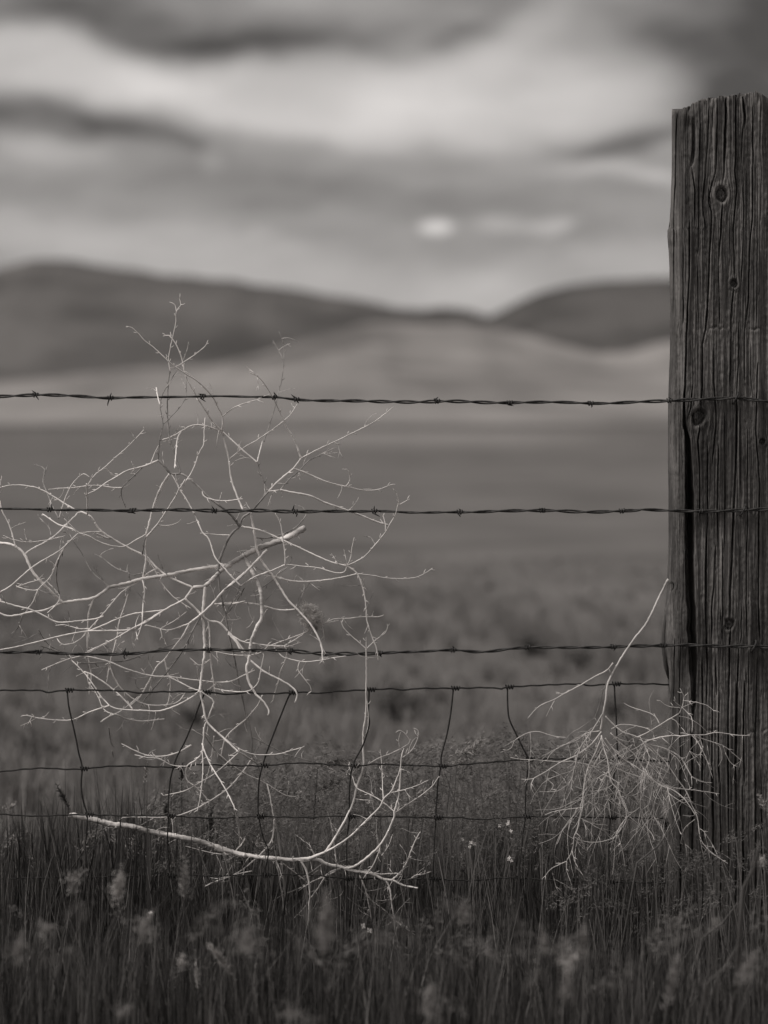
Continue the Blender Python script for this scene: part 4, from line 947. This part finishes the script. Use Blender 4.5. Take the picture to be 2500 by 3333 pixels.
def fan_twigs(n, lenpx, region=None, sag=0, depth=.03, kind='p', rr=.0006):
    def ex(buf, placed, tips, rnd):
        pl = [p for p in placed if region is None or region(p)]
        for _ in range(n):
            x, y, d = rnd.choice(pl); a = rnd.uniform(.3, 2.84) if sag else rnd.uniform(0, 6.28); L = rnd.uniform(*lenpx); c = rnd.uniform(-.05, .05)
            V = []; m = 9
            for i in range(m):
                V.append(px(x, y, d)); x += math.cos(a) * L / m; y += math.sin(a) * L / m + sag * L / m * .3 * i / m; a += c * 9 / m * 2 + rnd.gauss(0, .12); d += rnd.gauss(0, depth / m)
                d = min(d, -.012) if sag else d
            buf[kind].tube(V, [rr * (1 - .55 * i / m) for i in range(m)], 4)
            if rnd.random() < .6:
                i = rnd.randrange(3, 7); q = V[i]; dv = (V[i + 1] - V[i]).normalized(); dv = Matrix.Rotation(rnd.choice((-1, 1)) * R(40), 3, 'Y') @ dv
                buf[kind].tube([q, q + dv * L * S * .2, q + dv * L * S * .35 + Vector((0, 0, -.002))], [rr * .7, rr * .5, rr * .3], 4)
    return ex
def hairs(n, m, low=False):
    def ex(buf, placed, tips, rnd):
        fan_twigs(n, (18, 75), region=(lambda p: p[1] > 2450) if low else None, depth=.04, kind='p', rr=.00048)(buf, placed, tips, rnd)
        fan_twigs(m, (40, 130), region=(lambda p: p[1] > 2600) if low else (lambda p: p[1] > 1850), depth=.07, kind='g', rr=.0006)(buf, placed, tips, rnd)
    return ex
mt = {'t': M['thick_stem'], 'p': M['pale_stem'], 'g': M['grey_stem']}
grow(BIG, 'tumbleweed', 'large pale branching tumbleweed caught on the barbed wires with a thick cut stem', (700, 1830), .02, mt, dmin=-.1, extra=hairs(210, 70), wplus=.85)
grow(LOW, 'tumbleweed', 'bare fallen tumbleweed with one long thick white stem lying across the grass tops', (640, 2790), .015, mt, dmin=-.12, extra=hairs(110, 50, low=True), wplus=.5)
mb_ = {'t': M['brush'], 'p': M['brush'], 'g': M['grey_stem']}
def brush_extra(buf, placed, tips, rnd):
    fan_twigs(130, (60, 210), region=lambda p: 2380 < p[1] < 2680 and 1860 < p[0] < 2200, sag=1.2, depth=.06, kind='p', rr=.0005)(buf, placed, tips, rnd)
    fan_twigs(90, (40, 130), region=lambda p: p[1] > 2360, sag=1.0, depth=.06, kind='p', rr=.00042)(buf, placed, tips, rnd)
grow(BRUSH, 'tumbleweed', 'fine brushy tumbleweed hanging upside down from a thin stem against the wooden post', (1955, 2380), -.02, mb_, dmax=-.010, dmin=-.14, spur=.35, extra=brush_extra, wplus=-.1)

# pale tuft of plant fluff stuck in the big tumbleweed
def fluff():
    c = px(1012, 2010, .03); mb = MB()
    for i in range(1500):
        a = Vector([random.gauss(0, 1) for _ in range(3)]).normalized(); p = c + Vector((a.x * .016, a.y * .012, a.z * .021)) * random.uniform(.1, 1.15) ** .6
        p += Vector((-.3 * (p.z - c.z), 0, 0)); v = Vector([random.gauss(0, 1) for _ in range(3)]).normalized() * random.uniform(.004, .010)
        mb.tube([p - v, p + Vector([random.gauss(0, .0016) for _ in range(3)]), p + v], [.00025, .00035, .0002], 3, cap=False)
    o = mb.build('seed_fluff', M['brush'], shift=c); tag(o, 'small pale tuft of fluff snagged on the large tumbleweed, right of its centre', 'plant fluff')
fluff()

# ---------------------------------------------------------------- grass
def blades(name, n, xr, yr, hfun, wid, lean, mat, seg=4, attr_fun=None, curve=.25, seed=1, parent=None, clump=0):
    g = np.random.default_rng(seed)
    d = g.uniform(yr[0], yr[1], n); half = .70 * (D + d) / D
    x = g.uniform(-1, 1, n) * half
    if clump:
        k = n // clump; ci = g.integers(0, k, n); cx = g.uniform(-1, 1, k); cd = g.uniform(yr[0], yr[1], k)
        use = g.random(n) < .6; d = np.where(use, cd[ci] + g.normal(0, .02, n), d); half = .70 * (D + d) / D
        x = np.where(use, cx[ci] * half + g.normal(0, .018, n), x)
    if xr is not None: ok = (x > xr[0]) & (x < xr[1])
    else: ok = np.ones(n, bool)
    x = x[ok]; d = d[ok]; n = len(x)
    h = hfun(x, d, g)
    la = g.uniform(0, 2 * np.pi, n); lm = np.abs(g.normal(0, lean, n)); lx = np.cos(la) * lm; ly = np.sin(la) * lm * .6
    fa = g.uniform(0, np.pi, n); w = wid * g.uniform(.5, 1.3, n)
    t = np.linspace(0, 1, seg + 1)
    bend = g.normal(0, curve, n)
    cxp = x[:, None] + h[:, None] * (lx[:, None] * t + bend[:, None] * np.cos(la)[:, None] * t ** 3 * .5)
    cyp = d[:, None] + h[:, None] * (ly[:, None] * t + bend[:, None] * np.sin(la)[:, None] * t ** 3 * .3)
    czp = h[:, None] * (t - .25 * np.abs(bend)[:, None] * t ** 3)
    ww = w[:, None] * np.where(t < .5, 1, 1 - (t - .5) * 1.8)
    ox = np.cos(fa)[:, None] * ww * .5; oy = np.sin(fa)[:, None] * ww * .5
    A = np.stack([cxp - ox, cyp - oy, czp], -1); B = np.stack([cxp + ox, cyp + oy, czp], -1)
    V = np.stack([A, B], 2).reshape(-1, 3)
    st = 2 * (seg + 1); b = (np.arange(n) * st)[:, None] + (np.arange(seg) * 2)[None, :]
    F = np.stack([b, b + 1, b + 3, b + 2], -1).reshape(-1, 4)
    sh = g.random(n) if attr_fun is None else attr_fun(x, d, g)
    att = np.repeat(sh, st)
    return np_mesh(name, V, F, mat, attr=att), (cxp[:, -1], cyp[:, -1], czp[:, -1])
def pxx(x, d): return 1250 + x / S * D / (D + d)
def top_at(x, d, tab):
    """height so that the blade tip reaches the given photo row when it stands at the fence"""
    return (HY + 2000 - np.interp(pxx(x, d), [a for a, b in tab], [b for a, b in tab])) * S
TAB = [(0, 2790), (200, 2740), (480, 2760), (700, 2830), (1000, 2900), (1300, 2900), (1500, 2850), (1700, 2780), (1900, 2780), (2200, 2860), (2350, 2930), (2500, 2960)]
o, _ = blades('tall_grass', 36000, None, (-.06, .50), lambda x, d, g: top_at(x, 0 * d, TAB) * (.38 + 1.0 * g.beta(1.7, 2.7, len(x))), .0024, .15, M['grass'], attr_fun=lambda x, d, g: np.where(g.random(len(x)) < .1, g.uniform(.6, 1.1, len(x)), g.beta(1.1, 2.6, len(x))), seed=3, clump=22)
tag(o, 'dense tall dark grass growing along the foot of the fence', 'grass', kind='stuff')
o, _ = blades('near_grass', 11000, None, (-.6, -.06), lambda x, d, g: (H - (np.interp(pxx(x, d), [0, 2500], [2960, 3000]) - HY) * S * (D + d) / D) * (.3 + .9 * g.beta(1.6, 1.8, len(x))), .0024, .15, M['grass'], attr_fun=lambda x, d, g: np.where(g.random(len(x)) < .1, g.uniform(.6, 1.1, len(x)), g.beta(1.1, 2.6, len(x))), seed=43, clump=22)
tag(o, 'finer dark grass between the camera and the fence', 'grass', kind='stuff')
# thin paler straw among the dark blades
o, _ = blades('dry_straw', 2400, None, (-.12, .5), lambda x, d, g: top_at(x, 0 * d, TAB) * g.uniform(.5, 1.12, len(x)), .0016, .16, M['dry_grass'], attr_fun=lambda x, d, g: g.uniform(.0, .75, len(x)), seed=5)
tag(o, 'thin paler straws standing among the dark grass', 'straw', kind='stuff')
o, _ = blades('foreground_grass', 90, None, (-1.4, -.3), lambda x, d, g: (1 - (g.uniform(3000, 3500, len(x)) - HY) * S * (D + d) / D).clip(.1, .5), .0028, .16, M['grass'], attr_fun=lambda x, d, g: g.beta(1.5, 2, len(x)), seed=33)
tag(o, 'loose blurred grass in front of the fence', 'grass', kind='stuff')
# pointed dark reed-like stems standing higher at the left
o, _ = blades('reeds', 560, (-.66, .0), (-.12, .3), lambda x, d, g: top_at(x, 0 * d, [(0, 2700), (120, 2640), (200, 2610), (330, 2600), (480, 2640), (650, 2700), (1100, 2840)]) * g.uniform(.82, 1.14, len(x)), .0055, .07, M['grass'], attr_fun=lambda x, d, g: g.uniform(0, .35, len(x)), seed=6, clump=14)
tag(o, 'stiff dark pointed stems standing above the grass at the left', 'grass', kind='stuff')
def fuzzy(name, label, n, yr, tab, seed, xr=None, size=.035, w=.0007, fine=.0007, tone=1.0, spread=120):
    """thin stems topped by loose drooping heads of tiny strokes"""
    g = np.random.default_rng(seed); V = []; F = []; A = []
    for i in range(n):
        d = g.uniform(*yr); X = g.uniform(-.68, .68) * (D + d) / D
        if xr and not (xr[0] < pxx(X, d) < xr[1]): continue
        row = np.interp(pxx(X, d), [a for a, b in tab], [b for a, b in tab]) + abs(g.normal(0, spread)) + 90 * (vnoise(X * 4.1, d * 3, 41) - .35)
        hgt = max(.12, H + (HY - row) * S * (D + d) / D); lean = g.normal(0, .12); col = g.beta(1.6, 2) * tone
        pts = [np.array([X + lean * hgt * t ** 2, d + .02 * t, hgt * t]) for t in np.linspace(0, 1, 5)]
        for a, b in zip(pts[:-1], pts[1:]):
            k = len(V); V += [a - [w, 0, 0], a + [w, 0, 0], b + [w, 0, 0], b - [w, 0, 0]]; F.append((k, k + 1, k + 2, k + 3)); A += [col] * 4
        top = pts[-1]; side = 1 if lean > 0 else -1; L = size * g.uniform(.7, 1.6); droop = g.uniform(.2, 1)
        for j in range(60):
            t = g.random(); c = top + np.array([side * L * t * .8, g.normal(0, L * .12), L * (.5 - t * droop) * (1 if t > .1 else .9)]) + g.normal(0, L * .14, 3)
            v = np.array([side * g.uniform(.2, 1), g.normal(0, .5), g.uniform(-1.1, .3)]); v /= np.linalg.norm(v); v *= L * g.uniform(.08, .24)
            u = np.cross(v, g.normal(0, 1, 3)); u /= np.linalg.norm(u) + 1e-9; u *= fine
            k = len(V); V += [c - u, c + u, c + v + u * .3, c + v - u * .3]; F.append((k, k + 1, k + 2, k + 3)); A += [col] * 4
    o = np_mesh(name, np.array(V), np.array(F), M['dry_grass'], attr=np.array(A)); tag(o, label, 'grass', kind='stuff')
FT = [(0, 2690), (300, 2680), (600, 2620), (850, 2540), (1000, 2470), (1250, 2540), (1400, 2500), (1530, 2430), (1700, 2440), (1900, 2430), (2100, 2460), (2180, 2500), (2500, 2560)]
fuzzy('feathery_grass', 'soft feathery grass with drooping seed heads behind the mesh fence', 1500, (.06, .9), FT, 21, xr=(600, 2200), tone=.7, spread=170)
fuzzy('feathery_grass', 'soft weeds growing against the foot of the wooden post', 240, (-.16, -.02), [(1700, 2900), (2150, 2720), (2300, 2800), (2500, 2680)], 24, xr=(1800, 2560), size=.024, fine=.0005, tone=.45)
fuzzy('feathery_grass', 'drooping weedy heads tangled through the lower mesh and the fallen tumbleweed', 420, (-.02, .12), [(600, 2760), (1000, 2620), (1300, 2640), (1500, 2680), (2150, 2700)], 25, xr=(560, 2160), size=.022, fine=.0005, tone=.8, spread=110)
fuzzy('feathery_grass', 'sparse feathery grass behind the low stem at the left', 260, (.10, .9), FT, 22, xr=(-50, 700))
fuzzy('feathery_grass', 'blurred feathery grass heads in front of the fence along the bottom', 70, (-1.3, -.25), [(0, 2960), (2500, 2980)], 23, size=.03, tone=.3, w=.0004)
# coarse field grass beyond
o, _ = blades('field_grass', 22000, None, (.5, 14.0), lambda x, d, g: g.uniform(.03, .16, len(x)) * np.clip(1.15 - d / 14, .1, 1) * (.5 + vnoise(x * 1.1, d * .8, 32)), .006, .45, M['field_grass'], seg=3, attr_fun=lambda x, d, g: np.clip(vnoise(x * 1.3, d * .9, 31) + g.normal(0, .15, len(x)), 0, 1), seed=8, clump=40)
tag(o, 'low rough grass of the open field beyond the fence', 'grass', kind='stuff')

# ---------------------------------------------------------------- single seed heads and flowers one can tell apart
def plume(cx, cy, d, wpx, hpx, label, tilt=0, mat='head_dull', arch=0, n=260, stem_bend=0.0, fuzz=1.0, group=None, strokes=.16, stem=.0011, name='seed_plume'):
    top = px(cx, cy, d); k = (D + d) / D; hw = wpx * S * k / 2; hh = hpx * S * k / 2
    base = Vector((top.x - math.sin(R(tilt)) * .06 + stem_bend, d, 0))
    e = empty(name, base, label, 'grass seed head', group); e['kind'] = 'thing'
    ax = Vector((math.sin(R(tilt)), 0, math.cos(R(tilt)))); pr = Vector((ax.z, 0, -ax.x))
    foot = top - ax * hh
    P = [base, base.lerp(foot, .4) + Vector((stem_bend * -.3, 0, 0)), base.lerp(foot, .8) - ax * .01 * 0, foot, top - ax * hh * .3]
    m = MB(); m.tube([Vector(p) for p in P], [stem, stem * .9, stem * .7, stem * .55, stem * .3], 5); m.build('stem', M['dry_grass'] if (mat == 'head_pale' and d > -.3) else M['green_stem'], e)
    hb = MB(); q = random.Random(int(cx * 7 + cy))
    for i in range(n):
        t = max(-1.5, min(1.5, q.gauss(0, .52))); r_ = abs(q.gauss(0, .42)) * (1.1 - .4 * t); a = q.uniform(0, 6.28)
        if q.random() < .4: r_ *= .35
        c = top + ax * hh * t + pr * (hw * r_ * math.cos(a) + arch * hw * (t * t)) + Vector((0, hw * r_ * math.sin(a), 0))
        v = (ax * q.uniform(.1, 1) + pr * q.gauss(0, .55) * fuzz + Vector((0, q.gauss(0, .5) * fuzz, 0))).normalized() * hh * q.uniform(.5, 1.3) * strokes * 2.0
        u = v.cross(Vector((q.gauss(0, 1), q.gauss(0, 1), q.gauss(0, 1)))).normalized() * .00075
        hb.quad(c - u, c + u, c + v + u * .3, c + v - u * .3)
    hb.build('seed_head', M[mat], e, smooth=False)
GB = 'blurred seed heads close to the camera'; GF = 'seed heads beside the fence'
for a in [
 (385, 2885, -.75, 74, 92, 'round pale blurred seed head, brightest of the heads low at the left', 8, 'head_pale', 0, 420),
 (600, 2868, -.6, 50, 100, 'upright blurred seed head under the middle of the thick white stem', 3, 'head_dull', 0, 300),
 (240, 2860, -.6, 90, 70, 'broad dull blurred seed head left of the round pale one', 40, 'head_dull', .2, 240),
 (150, 3025, -.9, 90, 60, 'dim blurred seed head near the left edge, third up from the bottom', 60, 'head_dull', .2, 260),
 (592, 3130, -.8, 42, 46, 'small round blurred seed head low in the grass left of the curved spike', 0, 'head_pale', 0, 220),
 (720, 3125, -.55, 22, 110, 'slender pale spike bending left above the low grass', -38, 'head_pale', 0, 260),
 (641, 3180, -.55, 18, 60, 'short pale upright spike just left of the bent one', -8, 'head_pale', 0, 160),
 (470, 3020, -1.0, 110, 90, 'wide soft blurred head beneath the round pale seed head', 20, 'head_dull', .1, 300),
 (800, 3070, -1.1, 150, 90, 'wide soft blurred head low in the grass left of centre', 10, 'head_dull', .1, 380),
 (1060, 3020, -1.2, 80, 170, 'tall soft blurred plume under the fork of the fallen tumbleweed', 2, 'head_dull', 0, 460),
 (1510, 2975, -.9, 64, 80, 'soft blurred head between the two tumbleweeds low in the grass', 5, 'head_dull', 0, 300),
 (1592, 3103, -.9, 70, 26, 'flat blurred head lying sideways at the lower middle', 82, 'head_dull', 0, 200),
 (1772, 3070, -1.0, 46, 70, 'left blurred head of the pair above the arched plume', -10, 'head_dull', 0, 240),
 (1900, 3060, -1.0, 34, 90, 'right upright blurred head of the pair above the arched plume', 6, 'head_dull', 0, 240),
 (1845, 3140, -1.0, 150, 60, 'large arched blurred plume at the bottom right of centre', 85, 'head_pale', -.3, 420),
 (1840, 3225, -1.1, 60, 100, 'blurred plume hanging under the large arched one', 10, 'head_dull', 0, 260),
 (2480, 2805, -.5, 40, 34, 'small pale blurred tuft at the right edge before the post', 20, 'head_pale', 0, 160),
 (2190, 3190, -1.0, 34, 140, 'long slim blurred spike before the foot of the post', 14, 'head_dull', 0, 300),
 (2330, 3010, -.9, 60, 40, 'dim blurred tuft in front of the bottom of the post', 30, 'head_dull', 0, 180),
 (2430, 3160, -1.1, 100, 100, 'dim wide blurred head in the bottom right corner', 20, 'head_dull', 0, 300),
 (1400, 3270, -1.1, 120, 110, 'wide blurred head at the bottom edge near the middle', 0, 'head_dull', 0, 320),
 (400, 3290, -1.1, 90, 50, 'blurred head touching the bottom edge at the left', 50, 'head_dull', 0, 240),
 (60, 3090, -1.1, 110, 80, 'soft blurred head at the left edge above the bottom corner', 15, 'head_dull', 0, 260),
 (940, 3300, -1.1, 120, 60, 'blurred head at the bottom edge below the pale spikes', 70, 'head_dull', 0, 240)]:
    plume(*a[:6], tilt=a[6], mat=a[7], arch=a[8], n=a[9], group=GB)
for a in [
 (1530, 2445, .10, 60, 95, 'pale nodding plume arching over the second mesh wire', 62, 'head_pale', -.5, 420),
 (1500, 2480, .10, 40, 60, 'pale wispy plume just under the nodding one', 80, 'head_pale', -.2, 200),
 (1378, 2578, .04, 30, 52, 'dense seed cluster at the tip of a fallen tumbleweed twig', 75, 'head_pale', .2, 240),
 (1378, 2655, .12, 60, 90, 'dark drooping seed head under the dense cluster', 80, 'head_dull', -.3, 340),
 (1085, 2482, .08, 50, 105, 'dark bushy seed head on the second mesh wire', 75, 'head_dull', .2, 420),
 (1068, 2555, .08, 62, 90, 'dark bushy seed head under the one on the second mesh wire', 60, 'head_dull', .3, 420),
 (1142, 2750, .06, 60, 56, 'fan-shaped pale plume drooping over the rising white branches', 70, 'head_pale', -.4, 260),
 (975, 2592, .06, 32, 36, 'small spiky seed head left of the dark bushy heads', 10, 'head_pale', 0, 160),
 (474, 2518, .12, 12, 52, 'narrow pale spike on a tall thin stem left of the tumbleweed', 6, 'head_pale', 0, 200),
 (32, 2628, .15, 26, 38, 'small pale nodding head at the left edge', 60, 'head_pale', -.3, 160),
 (205, 2595, .0, 12, 80, 'dark slender seed head leaning left above the left grass', -28, 'head_dark', 0, 160),
 (287, 2740, .05, 70, 90, 'fluffy dull head beneath the cut tip of the fallen stem', 40, 'head_dull', .2, 340),
 (435, 2760, .08, 50, 60, 'fluffy dull head under the left part of the thick white stem', 0, 'head_dull', 0, 240),
 (685, 2690, .08, 26, 100, 'tall dark seed head rising through the middle of the thick stem', 4, 'head_dark', 0, 220),
 (592, 2520, .10, 14, 60, 'thin dark seed head beside the second mesh wire', 0, 'head_dark', 0, 140),
 (540, 2640, .10, 14, 56, 'thin dark seed head beside the third mesh wire', 8, 'head_dark', 0, 140),
 (842, 2740, .05, 40, 40, 'spiky round seed head above the thick stem', 0, 'head_pale', 0, 200),
 (762, 2665, .05, 26, 60, 'dull fuzzy head where a tumbleweed twig droops to the grass', 0, 'head_dull', 0, 200),
 (2165, 2680, .05, 26, 50, 'dark seed head at the left foot of the post', -10, 'head_dark', 0, 160),
 (2482, 2615, -.3, 26, 50, 'pale wispy head at the right edge before the post', -25, 'head_pale', 0, 160),
 (1650, 2690, .20, 40, 90, 'dull feathery head behind the upper white flower', 30, 'head_dull', .1, 260),
 (1510, 2790, .10, 26, 70, 'wispy head hanging below the left white flower', 25, 'head_pale', .3, 200),
 (1800, 2640, .25, 60, 60, 'dull feathery head behind the brushy tumbleweed', 60, 'head_dull', 0, 260),
 (1150, 2645, .20, 46, 80, 'dull feathery head behind the middle stay wire', 70, 'head_dull', 0, 260)]:
    plume(*a[:6], tilt=a[6], mat=a[7], arch=a[8], n=a[9], group=GF)
def flower(cx, cy, d, label, n=4, s=.0031):
    top = px(cx, cy, d); base = Vector((top.x + .01, d, 0)); e = empty('wildflower', base, label, 'flower', 'small white flowers in the grass')
    m = MB(); m.tube([base, base.lerp(top, .6) + Vector((.006, 0, 0)), top], [.001, .0008, .0005], 5); m.build('stem', M['dry_grass'], e)
    q = random.Random(int(cx)); pb = MB()
    for i in range(n):
        c = top + Vector((q.uniform(-.011, .011), q.uniform(-.005, .005), q.uniform(-.008, .008))); nr = Vector((q.gauss(0, .5), -1, q.gauss(.5, .4))).normalized(); u = nr.orthogonal().normalized(); w = nr.cross(u)
        for k in range(4):
            a = k * math.pi / 2 + .4 * i; dv = u * math.cos(a) + w * math.sin(a); sd_ = nr.cross(dv)
            pb.quad(c, c + dv * s * .6 + sd_ * s * .42 + nr * s * .1, c + dv * s * 1.2 + nr * s * .2, c + dv * s * .6 - sd_ * s * .42 + nr * s * .1)
    pb.build('petals', M['petal'], e, smooth=False)
flower(1527, 2740, -.02, 'cluster of small white flowers, leftmost of the pair beside the mesh', 5)
flower(1648, 2689, .03, 'uppermost cluster of small white flowers before the mesh stay', 5)
flower(1655, 2792, .02, 'small white flowers directly below the uppermost cluster', 3, .003)
flower(1192, 3023, -.1, 'single small white flower low in the grass under the fallen tumbleweed', 2, .005)
flower(482, 2986, -.35, 'tiny blurred white flower low at the left', 2, .003)
# stray slanting dead stems in front of the post
def stalk(p0, p1, d, w, label):
    a = px(*p0, d); b = px(*p1, d - .05); a0 = Vector((a.x - (b.x - a.x) * .9, d + .1, 0)); m = MB()
    m.tube([a0, a, a.lerp(b, .5) + Vector((.004, 0, -.004)), b], [w * S, w * S, w * S * .8, w * S * .4], 6)
    o = m.build('dead_stalk', M['dry_grass'], shift=a0); tag(o, label, 'dead stalk', 'slanting dead stalks before the post')
stalk((2075, 2808), (2195, 2680), -.25, 3.2, 'pale slanting dead stalk rising to the left foot of the post')
stalk((2290, 3050), (2400, 2940), -.35, 4, 'slanting dead stalk crossing the lowest visible part of the post')
stalk((2300, 3200), (2400, 3080), -.8, 4, 'slanting blurred dead stalk in the bottom right corner')
stalk((2420, 2890), (2470, 2740), -.6, 5, 'blurred slanting dead stalk at the right edge before the post')

# ---------------------------------------------------------------- air: everything far away is seen through a little haze
def haze():
    mb = MB(); x0, x1, y0, y1, z0, z1 = -9500, 9500, -60, 9500, -6, 460
    c = [Vector((x, y, z)) for z in (z0, z1) for y in (y0, y1) for x in (x0, x1)]
    mb.v = c; mb.f = [(0, 2, 3, 1), (4, 5, 7, 6), (0, 1, 5, 4), (2, 6, 7, 3), (0, 4, 6, 2), (1, 3, 7, 5)]
    m = bpy.data.materials.new('haze_air'); m.use_nodes = True; nt = m.node_tree; nt.nodes.clear()
    o_ = N(nt, 'ShaderNodeOutputMaterial'); v = N(nt, 'ShaderNodeVolumePrincipled'); v.inputs['Color'].default_value = (.95, .93, .91, 1); v.inputs['Density'].default_value = HAZE; v.inputs['Anisotropy'].default_value = .3
    nt.links.new(v.outputs[0], o_.inputs['Volume'])
    o = mb.build('haze', m, smooth=False); tag(o, kind='stuff')
HAZE = 0.000032
haze()
